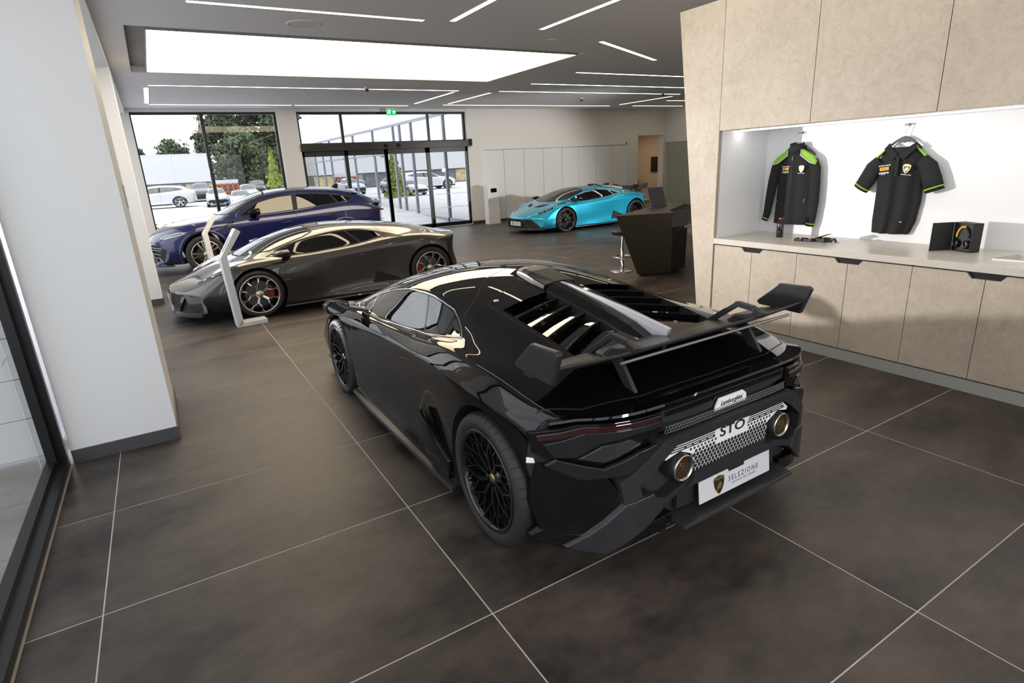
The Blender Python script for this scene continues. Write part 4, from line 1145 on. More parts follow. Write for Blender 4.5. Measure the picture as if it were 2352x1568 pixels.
# ------------------------------------------------------------------ aero kit and rear end of the track version
def aero_kit(root, D, m_paint):
    # rear wing blade
    prof = [(-1.535, .974), (-1.60, .984), (-1.70, 1.002), (-1.80, 1.034), (-1.850, 1.060), (-1.855, 1.050), (-1.80, 1.018), (-1.70, .980), (-1.60, .960), (-1.54, .960)]
    m = MB(); xs = [-.862 + 1.724 * k / 16 for k in range(17)]; n = len(prof)
    vs = []
    for x in xs:
        k = min(1.0, max(0.0, (abs(x) - .52) / .34)); cx = -1.70
        for (y, z) in prof:
            vs.append((x, cx - .0 + (y - cx) * (1 - .18 * k), z + .006 * k))
    fs = [(i * n + j, i * n + (j + 1) % n, (i + 1) * n + (j + 1) % n, (i + 1) * n + j) for i in range(len(xs) - 1) for j in range(n)]
    m.add(vs, fs, True); m.add(vs[:n], [tuple(range(n))]); m.add(vs[-n:], [tuple(range(n))])
    wing = m.build('rear_wing', M_SATIN, root)
    MB().tube([(-.50, -1.815, 1.000), (0, -1.815, 1.000), (.74, -1.815, 1.000)], .008, 8).build('gurney_rod', M_SILVERMESH, wing)
    for s_ in (-1, 1):
        MB().prism([(-1.665, 1.135), (-1.845, 1.142), (-1.865, 1.13), (-1.81, .985), (-1.545, .995), (-1.530, 1.015)], 'x', s_ * .855, s_ * .885).build('wing_endplate', M_SATIN, wing, bevel=.006)
        x = s_ * .45
        # open triangular swan-neck mount
        zb = top_z(D, .45, -1.50) - .01
        outer = [(-1.20, zb), (-1.455, 1.105), (-1.66, 1.100), (-1.80, 1.085), (-1.80, 1.065), (-1.50, 1.050), (-1.33, zb + .0)]
        hole_lo = [(-1.315, zb + .02), (-1.475, 1.078), (-1.60, 1.075), (-1.54, 1.058), (-1.49, 1.040)]
        mt = MB()
        path = [(-1.49, zb), (-1.70, 1.092), (-1.80, 1.082), (-1.86, 1.055)]
        for a, b in zip(path, path[1:]): mt.bar((x, a[0], a[1]), (x, b[0], b[1]), .026, .030, up=(0, .3, 1))
        mt.bar((x, -1.585, zb - .01), (x, -1.70, 1.030), .020, .020, up=(0, .3, 1)); mt.bar((x, -1.70, 1.030), (x, -1.74, 1.025), .020, .020)
        mt.build('wing_mount', M_SATIN, wing, bevel=.004)
        # adjuster pod where the mount meets the blade
        MB().prism([(-1.68, 1.00), (-1.72, 1.045), (-1.80, 1.062), (-1.87, 1.066), (-1.84, 1.045), (-1.72, .985)], 'x', x - s_ * .055, x + s_ * .03).build('wing_clamp', M_SATIN, wing, bevel=.005)
        zt = top_z(D, .47, -1.86)
        MB().hexa([(x - .01, -1.80, zt), (x + .01, -1.80, zt), (x + .01, -1.865, zt), (x - .01, -1.865, zt), (x - .01, -1.70, .985), (x + .01, -1.70, .985), (x + .01, -1.765, 1.0), (x - .01, -1.765, 1.0)]).build('wing_strut', M_SATIN, wing, bevel=.003)
        if s_ == 1: text('wing_lettering', 'CONTROLLO', .018, mat('grey_print', (.25, .25, .27), .5), wing, (x + .01, -1.77, 1.072), (R(-4), 0, R(90)), depth=.0005)
    # scoop, spine and fin
    sc_ = MB(); rows = []
    for (y, hw_t, hw_b, h) in ((-.36, .080, .110, .046), (-.42, .085, .118, .056), (-.50, .083, .125, .056), (-.58, .066, .130, .046), (-.70, .035, .130, .034)):
        zs = top_z(D, .14, y); zc = top_z(D, .01, y)
        rows.append([(-hw_b, y, zs - .006), (-hw_b * .98, y + .0, zs + h * .70), (-hw_t, y, zc + h * .97), (-hw_t * .6, y, zc + h), (hw_t * .6, y, zc + h), (hw_t, y, zc + h * .97), (hw_b * .98, y, zs + h * .70), (hw_b, y, zs - .006)])
    vs = [p for r_ in rows for p in r_]; n = 8
    sc_.add(vs, [(i * n + j, i * n + j + 1, (i + 1) * n + j + 1, (i + 1) * n + j) for i in range(len(rows) - 1) for j in range(n - 1)], False)
    scoop = sc_.build('roof_scoop', M_SATIN, root, bevel=.012)
    sd = scoop.modifiers.new('t', 'SOLIDIFY'); sd.thickness = .010; sd.offset = -1
    sp_ = MB(); rows = []
    for y in (-.30, -.45, -.60, -.80, -1.0, -1.2, -1.4, -1.58):
        zc = top_z(D, .01, y, 1.0); zs = top_z(D, .138, y, 1.0)
        h = .030 * min(1, (y + 1.66) / .3) if y < -1.3 else .030
        rows.append([(-.138, y, zs - .004), (-.070, y, zc + h * .86), (-.025, y, zc + h), (.025, y, zc + h), (.070, y, zc + h * .86), (.138, y, zs - .004)])
    vs = [p for r_ in rows for p in r_]; n = 6
    sp_.add(vs, [(i * n + j, i * n + j + 1, (i + 1) * n + j + 1, (i + 1) * n + j) for i in range(len(rows) - 1) for j in range(n - 1)], False)
    sp_.build('cover_spine', m_paint, root)
    ft = [(-.62, 1.142), (-.82, 1.136), (-1.30, 1.080), (-1.64, 1.028)]
    fb = [(-1.60, .90), (-1.40, .96), (-1.0, 1.05), (-.62, 1.11)]
    MB().prism(ft + fb, 'x', -.011, .011).build('shark_fin', mat('fin_satin_grey', (.62, .62, .65), .35, .3), root, bevel=.003)
    # louvres
    yo = [-.80, -.955, -1.11, -1.262, -1.415, -1.56]; yi = [-.755, -.885, -1.012, -1.140, -1.270, -1.40]
    for s_ in (-1, 1):
        bed = MB(); bed.add([(s_ * .14, -.74, .96), (s_ * .50, -.78, .95), (s_ * .51, -1.57, .80), (s_ * .14, -1.42, .84)], [(0, 1, 2, 3)])
        bed.build('louvre_well', M_MATTEBLACK, root)
        for k in range(5):
            lv = MB(); rows = []
            for t in range(9):
                u = t / 8; x = .145 + (.50 - .145) * u
                ya = yi[k] + (yo[k] - yi[k]) * (u ** 1.25); yb = yi[k + 1] + (yo[k + 1] - yi[k + 1]) * (u ** 1.25)
                za, zb = top_z(D, .13 if u < .01 else x, ya, None), None
                def sz(y): # surface of the cover interpolated across the opening
                    a_, b_ = top_z(D, .135, y, 1.0), top_z(D, .512, y, .98)
                    return a_ + (b_ - a_) * ((x - .135) / .377) ** 1.3
                rows.append([(s_ * x, ya - .004, sz(ya) - .050), (s_ * x, ya + (yb - ya) * .5, sz(ya + (yb - ya) * .5) - .014), (s_ * x, yb + .012, sz(yb) + .003), (s_ * x, yb + .008, sz(yb) - .004), (s_ * x, yb + .012, sz(yb) - .032)])
            n = 5; vs = [p for r_ in rows for p in r_]
            lv.add(vs, [(i * n + j, i * n + j + 1, (i + 1) * n + j + 1, (i + 1) * n + j) for i in range(8) for j in range(n - 1)], False)
            o = lv.build('louvre_slat', m_paint, root)
            for p in o.data.polygons: p.use_smooth = False
        # side walls of the louvre opening
        for x_ in (.146, .500):
            wl = MB(); pts = []
            ya, yb = (-.755, -1.40) if x_ < .3 else (-.80, -1.555)
            for t in range(9):
                y = ya + (yb - ya) * t / 8; z = top_z(D, x_ + (-.012 if x_ < .3 else .012), y, 1.0)
                pts += [(s_ * x_, y, z + .001), (s_ * x_, y, z - .09)]
            wl.add(pts, [(2 * t, 2 * t + 1, 2 * t + 3, 2 * t + 2) for t in range(8)])
            wl.build('louvre_wall', M_SATIN, root)
        z = top_z(D, .46, -.66)
        MB().lathe([(0, .004), (.014, .004), (.020, .001), (.022, -.004)], c=(s_ * .45, -.655, z), seg=16).build('cover_fastener', M_CHROME, root)
    # deck lip
    ring = SPORT[-1][1][5:]
    def lipz(x):
        x = abs(x); pts = sorted((p[0], p[1]) for p in ring)
        for (a, za), (b, zb) in zip(pts, pts[1:]):
            if a <= x <= b: return za + (zb - za) * (x - a) / (b - a)
        return pts[-1][1]
    lp_ = MB(); rows = []
    for k in range(25):
        x = -.86 + 1.72 * k / 24; y = tail_y(x) + .05; z = lipz(x)
        e = max(0, (abs(x) - .72) / .14)
        rows.append([(x, y + .16, z + .018 - .01 * e), (x, y + .05, z + .008), (x, y - .055 + .02 * e, z + .016), (x, y - .060 + .02 * e, z + .006), (x, y - .01, z - .022)])
    n = 5; vs = [p for r_ in rows for p in r_]
    lp_.add(vs, [(i * n + j, i * n + j + 1, (i + 1) * n + j + 1, (i + 1) * n + j) for i in range(24) for j in range(n - 1)], True)
    o = lp_.build('tail_lip', m_paint, root)
    sd = o.modifiers.new('e', 'EDGE_SPLIT'); sd.split_angle = R(40)

M_SATINDARK = mat('satin_black_dark', (0.010, 0.010, 0.011), 0.30, noise=(20, 0.08))
M_SMOKED = mat('smoked_lens', (0.022, 0.022, 0.025), 0.05, coat=1.0)
def track_rear(root, D, m_paint):
    S = lambda x: tail_y(x) - .022
    UP = .042
    def plate(nm, poly, off, th, m, par=root, holes=(), bev=0):
        o = obj(nm, curved_plate(poly, S, off, th, holes), m, par)
        if bev:
            b = o.modifiers.new('bevel', 'BEVEL'); b.width = bev; b.segments = 2; b.limit_method = 'ANGLE'; b.angle_limit = R(40)
        return o
    band = plate('tail_band', sym([(0, .822), (.44, .818), (.43, .765), (.30, .752), (0, .752)]), UP - .012, .03, M_SATIN, bev=.002)
    plate('tail_band_inset', sym([(0, .816), (.42, .812), (.415, .790), (0, .792)]), UP - .016, .005, M_GLOSSBLACK, band)
    for s_ in (-1, 1):
        f = (lambda P: [(s_ * a, b) for a, b in P])
        lamp_ = plate('tail_lamp', f([(.445, .822), (.78, .805), (.915, .735), (.905, .640), (.80, .590), (.62, .612), (.47, .70), (.445, .75)]), UP * .7 - .010, .03, M_GLOSSBLACK, bev=.003)
        plate('red_light_bar', f([(.455, .812), (.775, .796), (.900, .728), (.895, .705), (.765, .770), (.46, .787)]), UP * .7 - .018, .012, M_LAMPRED, lamp_, bev=.002)
        plate('lamp_shroud', f([(.455, .790), (.77, .770), (.885, .695), (.86, .64), (.80, .655), (.72, .725), (.60, .752), (.46, .765)]), UP * .7 - .026, .02, M_SATINDARK, lamp_, bev=.003)
        plate('clear_lens', f([(.60, .728), (.71, .708), (.79, .645), (.70, .632), (.60, .675), (.55, .70)]), UP * .7 - .016, .008, M_SMOKED, lamp_, bev=.002)
        plate('lower_shroud', f([(.50, .70), (.58, .68), (.72, .615), (.86, .640), (.89, .60), (.80, .560), (.62, .585), (.48, .665)]), -.020, .02, M_SATINDARK, lamp_, bev=.003)
    # badge strip with honeycomb
    hex_net(-.43, .43, .712, .752, .0165, .0035, S, UP * .6 - .012).build('upper_grille', M_SILVERMESH, root)['kind'] = 'stuff'
    bd = plate('name_badge', [(-.085, .795), (.085, .795), (.110, .776), (.115, .740), (-.115, .740), (-.105, .765)], UP - .030, .010, M_WHITEVINYL, bev=.0015)
    text('badge_lettering', 'Lamborghini', .031, mat('badge_ink', (.05, .05, .10), .4), bd, (0, S(0) + UP - .0308, .766), (R(90), 0, 0), shear=.35, bold=.0004)
    # hexagonal surround
    outer = sym([(0, .712), (.46, .705), (.665, .545), (.645, .425), (.47, .392), (.31, .452), (0, .458)])
    hole = sym([(0, .674), (.395, .668), (.585, .530), (.57, .470), (.455, .432), (.30, .486), (0, .492)])
    fr_ = plate('exhaust_surround', outer, -.026, .07, M_SATIN, holes=(hole,), bev=.005)
    # white perforated panel with slats
    pn = plate('graphic_panel', sym([(0, .668), (.385, .662), (.45, .615), (.44, .600), (.355, .622), (.275, .585), (.262, .50), (.25, .492), (0, .494)]), -.006, .012, M_WHITEVINYL)
    hm = MB(); ph = .024
    rowz = [.500 + .0185 * k for k in range(8)]
    for r_, z in enumerate(rowz):
        k = -16
        while k <= 16:
            x = k * ph + (ph / 2 if r_ % 2 else 0); k += 1
            if abs(x) > .44: continue
            # keep clear of exhausts and of the lettering; upper rows thin out
            if math.hypot(abs(x) - .355, z - .55) < .085: continue
            if r_ >= 5 and abs(x) < .115: continue
            if abs(x) > .27 and z < .60: continue
            rad = .0112 if r_ <= 4 else (.0092 if r_ == 5 else .0072)
            if r_ >= 6 and (k + r_) % 2 and r_ == 7: continue
            hp = hexpts(x, z, rad)
            hm.add([(a, S(a) - .0068, b) for a, b in hp], [tuple(range(6))])
    hm.build('panel_hole', M_MATTEBLACK, pn, fixn=False)['kind'] = 'stuff'
    st = MB()
    for s_ in (-1, 1):
        for k in range(4):
            z = .660 - k * .0105; xa, xb = .125 - (.006 * k if s_ > 0 else -.002 * k), .385 + k * .010
            a, b = s_ * xa, s_ * xb; n = 8
            st.add([(a + (b - a) * t / n, S(a + (b - a) * t / n) - .0070, zz) for t in range(n + 1) for zz in (z, z - .0055)], [(2 * t, 2 * t + 1, 2 * t + 3, 2 * t + 2) for t in range(n)])
    st.build('panel_slot', M_MATTEBLACK, pn, fixn=False)['kind'] = 'stuff'
    text('panel_lettering', 'STO', .068, M_MATTEBLACK, pn, (0, S(0) - .0066, .632), (R(90), 0, 0), sx=1.45, bold=.0012)
    # exhaust tips
    for s_ in (-1, 1):
        c = (s_ * .357, 0, .550); y0 = -2.075
        ex_ = MB().lathe([(.052, y0 + .02), (.056, y0 + .004), (.060, y0), (.063, y0 + .006), (.064, y0 + .05), (.064, y0 + .20)], axis='y', c=c, seg=32).build('exhaust_tip', M_SATIN, root)
        MB().lathe([(.052, y0 + .006), (.0565, y0 - .001), (.0605, y0 - .002), (.063, y0 + .003)], axis='y', c=c, seg=32).build('tip_ring', mat('brushed_steel', (.5, .49, .47), .25, 1.0), ex_)
        MB().lathe([(.0525, y0 + .005), (.050, y0 + .12), (0, y0 + .121)], axis='y', c=c, seg=32).build('inner_pipe', M_COPPER, ex_)
        hp_ = MB()
        for r_ in range(6):
            for k in range(22):
                a = 2 * PI * (k + .5 * (r_ % 2)) / 22; yy = y0 + .018 + r_ * .016; rad = .0515 - .0012 * r_
                p = Vector((c[0] + rad * math.sin(a), yy, c[2] + rad * math.cos(a))); t1 = Vector((math.cos(a), 0, -math.sin(a))) * .0042; t2 = Vector((0, .0048, 0))
                hp_.add([p + t1, p + t2, p - t1, p - t2], [(0, 1, 2, 3)])
        hp_.build('pipe_hole', M_MATTEBLACK, ex_, fixn=False)['kind'] = 'stuff'
        sr = MB().lathe([(.066, y0 + .085), (.072, y0 + .080), (.074, y0 + .10), (.074, y0 + .16)], axis='y', c=c, seg=6, smooth=False)
        sr.build('tip_collar', M_SATIN, ex_)
    # plate recess, plate
    plate('plate_recess', sym([(0, .462), (.31, .455), (.36, .42), (.36, .33), (0, .325)]), -.002, .02, M_MATTEBLACK)
    plate('lip_bar', sym([(0, .500), (.295, .492), (.34, .455), (.27, .455), (0, .462)]), -.045, .05, M_SATIN, bev=.003)
    np_ = MB().box(-.26, .26, -.008, 0, -.0555, .0555).build('number_plate', MATS['plate_white'], root, bevel=.003)
    np_.location = (0, -2.078, .392); np_.rotation_euler = (R(-6), 0, 0)
    shield_emblem(np_, (-.125, -.0083, .0), (R(90), 0, 0), .095)
    text('plate_lettering', 'SELEZIONE', .036, MATS['plate_black'], np_, (.055, -.0083, .004), (R(90), 0, 0), depth=.0004, space=1.45, sx=.92)
    text('plate_lettering', 'CERTIFIED PRE-OWNED', .0135, MATS['plate_black'], np_, (.055, -.0083, -.022), (R(90), 0, 0), depth=.0003, space=1.32)
    MB().box(-.055, .055, -.03, .0, .438, .470).build('plate_lamp', M_MATTEBLACK, root).location = (0, -2.055, 0)
    # diffuser
    df = MB(); n = 10
    rows = []
    for k in range(n + 1):
        x = -.40 + .80 * k / n
        rows.append([(x, -1.86, .330), (x, -2.125, .298), (x, -2.13, .282), (x, -1.86, .285)])
    vs = [p for r_ in rows for p in r_]
    df.add(vs, [(i * 4 + j, i * 4 + (j + 1) % 4, (i + 1) * 4 + (j + 1) % 4, (i + 1) * 4 + j) for i in range(n) for j in range(4)])
    df.add(rows[0], [(0, 1, 2, 3)]); df.add(rows[-1], [(0, 1, 2, 3)])
    dif = df.build('diffuser_blade', M_SATIN, root, bevel=.003)
    for x in (-.42, -.15, .15, .42):
        MB().prism([(-1.50, .15), (-1.92, .29), (-2.06, .285), (-2.02, .225), (-1.90, .145)], 'x', x - .010, x + .010).build('diffuser_fin', M_SATIN, root, bevel=.002)
    for s_ in (-1, 1):
        f = (lambda P: [(s_ * a, b) for a, b in P])
        plate('bumper_arm', f([(.52, .475), (.645, .445), (.85, .215), (.72, .205), (.56, .31), (.47, .385)]), -.035, .07, M_SATIN, bev=.004)
        plate('lower_bumper', f([(.40, .335), (.62, .30), (.90, .27), (.93, .22), (.86, .195), (.40, .27)]), -.012, .05, M_GLOSSBLACK, bev=.004)
        plate('bumper_side', f([(.70, .565), (.905, .60), (.93, .40), (.90, .25), (.80, .24), (.62, .43)]), -.004, .02, M_GLOSSBLACK)
        # side marker lens and quarter blade
        sm = MB(); V = []
        for (yy, z0, z1) in ((-1.655, .585, .612), (-1.775, .588, .606)):
            for z in (z0, z1):
                xx = side_x(D, yy, z, .92); V += [(s_ * (xx - .01), yy, z), (s_ * (xx + .006), yy, z)]
        sm.hexa([V[0], V[1], V[5], V[4], V[2], V[3], V[7], V[6]]); sm.build('side_marker', M_WHITEVINYL, root, bevel=.001)
    for s_ in (-1, 1):
        MB().hexa([(s_ * .925, -.42, .16), (s_ * .925, -.90, .16), (s_ * .985, -.90, .165), (s_ * .982, -.60, .165), (s_ * .925, -.44, .45), (s_ * .93, -.90, .29), (s_ * .975, -.90, .285), (s_ * .965, -.48, .44)]).build('intake_blade', m_paint, root, bevel=.012)

M_BLACKPAINT = mat('gloss_black_paint', (0.0028, 0.0028, 0.003), 0.02, spec=0.42)
M_GREYPAINT = paint('grey_metallic_paint', (0.062, 0.060, 0.058), 0.80, 0.27, 0.05)
M_BLUEPAINT = paint('turquoise_metallic_paint', (0.015, 0.42, 0.66), 0.6, 0.30, 0.06)
M_NAVYPAINT = paint('navy_metallic_paint', (0.006, 0.010, 0.085), 0.35, 0.28, 0.04)

blk, DB = sport_car('sports_car', 'gloss black sports car with rear wing and lettered white exhaust panel in the foreground', (2.108, 3.66, 0), R(1.0), 'sto', M_BLACKPAINT, 'lattice', M_RIMBLACK, M_RIMBLACK, M_GREEN, M_CARGLASS, M_CARGLASS, mat('highlight_chrome', (.42, .42, .45), .12, 1.0))
blk.scale = (1, 1, 1.022)
aero_kit(blk, DB, M_BLACKPAINT); track_rear(blk, DB, M_BLACKPAINT)
gry, DG = sport_car('sports_car', 'metallic grey sports car with silver wheels and red calipers behind the white stand', (2.30, 9.54, 0), R(91.2), 'evo', M_GREYPAINT, 'petal', M_RIMSILVER, M_RIMSILVER, M_RED, M_CARGLASS_DARK, M_CARGLASS)
blu, DU = sport_car('sports_car', 'turquoise blue sports car with black rear wing in front of the white cupboards', (10.94, 14.05, 0), R(91.3), 'sto', M_BLUEPAINT, 'lattice', M_RIMBLACK, M_RIMBLACK, M_SATIN, M_CARGLASS, M_CARGLASS)
aero_kit(blu, DU, M_BLUEPAINT)
# ------------------------------------------------------------------ tall coupe-like SUV
SUV = [
 (2.52, [(0, .26), (.5, .26), (.80, .28), (.90, .38), (.93, .50), (.92, .60), (.88, .665), (.78, .69), (.60, .70), (.40, .705), (.20, .71), (0, .712)]),
 (2.40, [(0, .22), (.55, .22), (.85, .24), (.95, .38), (.97, .56), (.95, .70), (.90, .78), (.80, .82), (.62, .84), (.42, .85), (.20, .855), (0, .86)]),
 (2.10, [(0, .20), (.60, .20), (.92, .24), (.985, .42), (.995, .62), (.97, .80), (.91, .90), (.81, .95), (.64, .975), (.42, .985), (.20, .99), (0, .995)]),
 (1.80, [(0, .20), (.62, .20), (.95, .25), (.995, .44), (1.005, .66), (.985, .87), (.92, .97), (.82, 1.015), (.65, 1.035), (.44, 1.045), (.20, 1.05), (0, 1.055)]),
 (1.50, [(0, .20), (.65, .20), (.96, .26), (1.0, .46), (1.008, .68), (.985, .91), (.925, 1.01), (.83, 1.045), (.67, 1.07), (.45, 1.085), (.20, 1.09), (0, 1.095)]),
 (1.18, [(0, .20), (.68, .20), (.96, .27), (.985, .45), (.99, .67), (.975, .93), (.925, 1.02), (.84, 1.055), (.74, 1.075), (.50, 1.105), (.25, 1.125), (0, 1.13)]),
 (.88, [(0, .20), (.70, .20), (.965, .27), (.965, .43), (.975, .67), (.97, .945), (.92, 1.03), (.855, 1.065), (.76, 1.135), (.62, 1.20), (.33, 1.245), (0, 1.255)]),
 (.50, [(0, .20), (.70, .20), (.97, .27), (.955, .42), (.965, .67), (.965, .955), (.92, 1.05), (.86, 1.08), (.73, 1.31), (.59, 1.395), (.31, 1.445), (0, 1.455)]),
 (.10, [(0, .20), (.70, .20), (.975, .27), (.95, .42), (.96, .67), (.965, .965), (.92, 1.065), (.86, 1.095), (.70, 1.44), (.57, 1.52), (.30, 1.57), (0, 1.58)]),
 (-.40, [(0, .20), (.70, .20), (.975, .27), (.95, .42), (.96, .67), (.97, .985), (.92, 1.09), (.86, 1.12), (.685, 1.505), (.56, 1.575), (.30, 1.62), (0, 1.63)]),
 (-.90, [(0, .20), (.70, .20), (.975, .27), (.96, .42), (.965, .68), (.975, 1.01), (.925, 1.125), (.86, 1.155), (.68, 1.495), (.56, 1.565), (.30, 1.61), (0, 1.62)]),
 (-1.40, [(0, .20), (.68, .20), (.97, .28), (.995, .45), (1.0, .69), (.985, 1.03), (.93, 1.165), (.85, 1.20), (.675, 1.44), (.55, 1.52), (.30, 1.57), (0, 1.58)]),
 (-1.80, [(0, .22), (.66, .22), (.96, .29), (.995, .47), (1.0, .70), (.98, 1.04), (.92, 1.175), (.84, 1.215), (.68, 1.365), (.55, 1.455), (.30, 1.51), (0, 1.52)]),
 (-2.20, [(0, .26), (.64, .26), (.94, .31), (.975, .48), (.985, .71), (.965, 1.02), (.91, 1.13), (.82, 1.165), (.68, 1.24), (.55, 1.315), (.30, 1.365), (0, 1.375)]),
 (-2.48, [(0, .32), (.60, .32), (.90, .35), (.95, .50), (.965, .71), (.945, .98), (.89, 1.07), (.80, 1.10), (.67, 1.14), (.52, 1.18), (.30, 1.205), (0, 1.21)]),
 (-2.60, [(0, .38), (.50, .38), (.85, .40), (.92, .53), (.94, .71), (.92, .92), (.87, 1.01), (.78, 1.045), (.64, 1.075), (.46, 1.10), (.25, 1.115), (0, 1.12)]),
]
SUV_F = [(2.52, .36), (2.40, .32), (2.10, .18), (1.80, .06), (1.50, 0), (-3, 0)]
SUV_R = [(2.6, 0), (-1.40, 0), (-1.80, .04), (-2.20, .12), (-2.48, .22), (-2.60, .26), (-3, .26)]
def suv_nose(x): return 2.52 - .36 * (abs(x) / .95) ** 2.4
SUVC = {}
def suv_meshes():
    if SUVC: return SUVC
    bm = smooth_body(SUV, SUV_F, SUV_R, {2: .5, 5: .5, 6: .15, 7: (.95, .9, -1.9), 8: (.95, .9, -1.9)}, cap_crease=.8, rpow=3.0)
    B = Body(bm)
    B.arch(1.50, .40, .445); B.arch(-1.50, .40, .445)
    B.region('trim', [(.80, 1.085), (.55, 1.245), (.30, 1.375), (.08, 1.445), (-.20, 1.485), (-.60, 1.495), (-1.0, 1.475), (-1.35, 1.435), (-1.66, 1.375), (-1.84, 1.305), (-1.75, 1.265), (-1.43, 1.225), (-.9, 1.175), (-.41, 1.135), (.10, 1.108), (.60, 1.090)], 'side')
    B.region('side_glass', [(.70, 1.112), (.53, 1.225), (.28, 1.353), (.06, 1.422), (-.20, 1.462), (-.43, 1.470), (-.40, 1.155), (.10, 1.128), (.60, 1.110)], 'side', ('trim',))
    B.region('side_glass', [(-.54, 1.472), (-1.0, 1.453), (-1.27, 1.425), (-1.40, 1.240), (-.9, 1.195), (-.50, 1.160)], 'side', ('trim',))
    B.region('side_glass', [(-1.31, 1.418), (-1.64, 1.355), (-1.79, 1.300), (-1.72, 1.280), (-1.44, 1.246)], 'side', ('trim',))
    B.region('ws_trim', [(-.01, 1.18), (.35, 1.13), (.62, 1.0), (.76, .84), (.735, .60), (.66, .22), (.56, .12), (.3, .08), (-.01, .07)], 'top', lim=lambda c: c.z > 1.05)
    B.region('windscreen', [(-.01, 1.14), (.35, 1.09), (.60, .97), (.72, .83), (.70, .60), (.63, .24), (.54, .16), (.3, .12), (-.01, .11)], 'top', ('ws_trim',), lim=lambda c: c.z > 1.05)
    B.region('rear_glass', [(-.01, -1.92), (.45, -1.90), (.60, -1.97), (.60, -2.38), (.4, -2.44), (-.01, -2.45)], 'top', lim=lambda c: c.z > 1.1)
    B.region('front_door', [(.76, 1.060), (.79, .55), (.84, .33), (-.42, .33), (-.43, 1.125), (.10, 1.100), (.60, 1.080)], 'side', gap=.004)
    B.region('rear_door', [(-.44, 1.125), (-.43, .33), (-1.02, .33), (-1.30, .62), (-1.62, .90), (-1.66, 1.10), (-1.50, 1.215), (-.9, 1.165)], 'side', gap=.004)
    B.region('headlamp', [(2.30, .775), (2.16, .845), (1.95, .885), (1.76, .875), (1.86, .835), (2.05, .795), (2.22, .755)], 'side', lim=lambda c: c.y > 1.6)
    B.region('fender_vent', [(1.08, .90), (1.0, .985), (.84, 1.02), (.90, .96)], 'side')
    B.region('bonnet', [(-.01, 2.42), (.50, 2.36), (.74, 2.1), (.80, 1.7), (.81, 1.22), (.70, 1.0), (-.01, 1.2)], 'top', gap=.004, lim=lambda c: c.z > .72)
    B.region('cladding', [(2.6, .33), (1.96, .33), (1.93, .10), (2.6, .10)], 'side')
    B.region('cladding', [(1.04, .31), (-1.04, .31), (-1.04, .10), (1.04, .10)], 'side')
    B.region('grille', [(-.01, .64), (.40, .63), (.62, .655), (.90, .55), (.80, .30), (.60, .40), (.42, .30), (-.01, .32)], 'end', ('nose', 'under'), lim=lambda c: c.y > 1.9)
    D = SUVC
    D['body'] = B.extract(['skin', 'nose', 'tail'], 'both'); D['under'] = B.extract(['seam', 'arch_lip', 'under', 'cladding'], 'both'); D['trim'] = B.extract(['trim', 'ws_trim'], 'both')
    for n in ('windscreen', 'rear_glass', 'bonnet', 'grille'): D[n] = B.extract([n], 'both')
    for n in ('side_glass', 'front_door', 'rear_door', 'headlamp', 'fender_vent'):
        D[n + '_r'] = B.extract([n]); D[n + '_l'] = B.extract([n], 'left')
    from mathutils.bvhtree import BVHTree
    D['bvh'] = BVHTree.FromBMesh(B.bm)
    return D
def put_mesh(pn, me, m, par):
    if me is None: return None
    o = bpy.data.objects.new(pn, me); COL.objects.link(o); o.parent = par
    if not me.materials: me.materials.append(m)
    o.material_slots[0].link = 'OBJECT'; o.material_slots[0].material = m
    return o
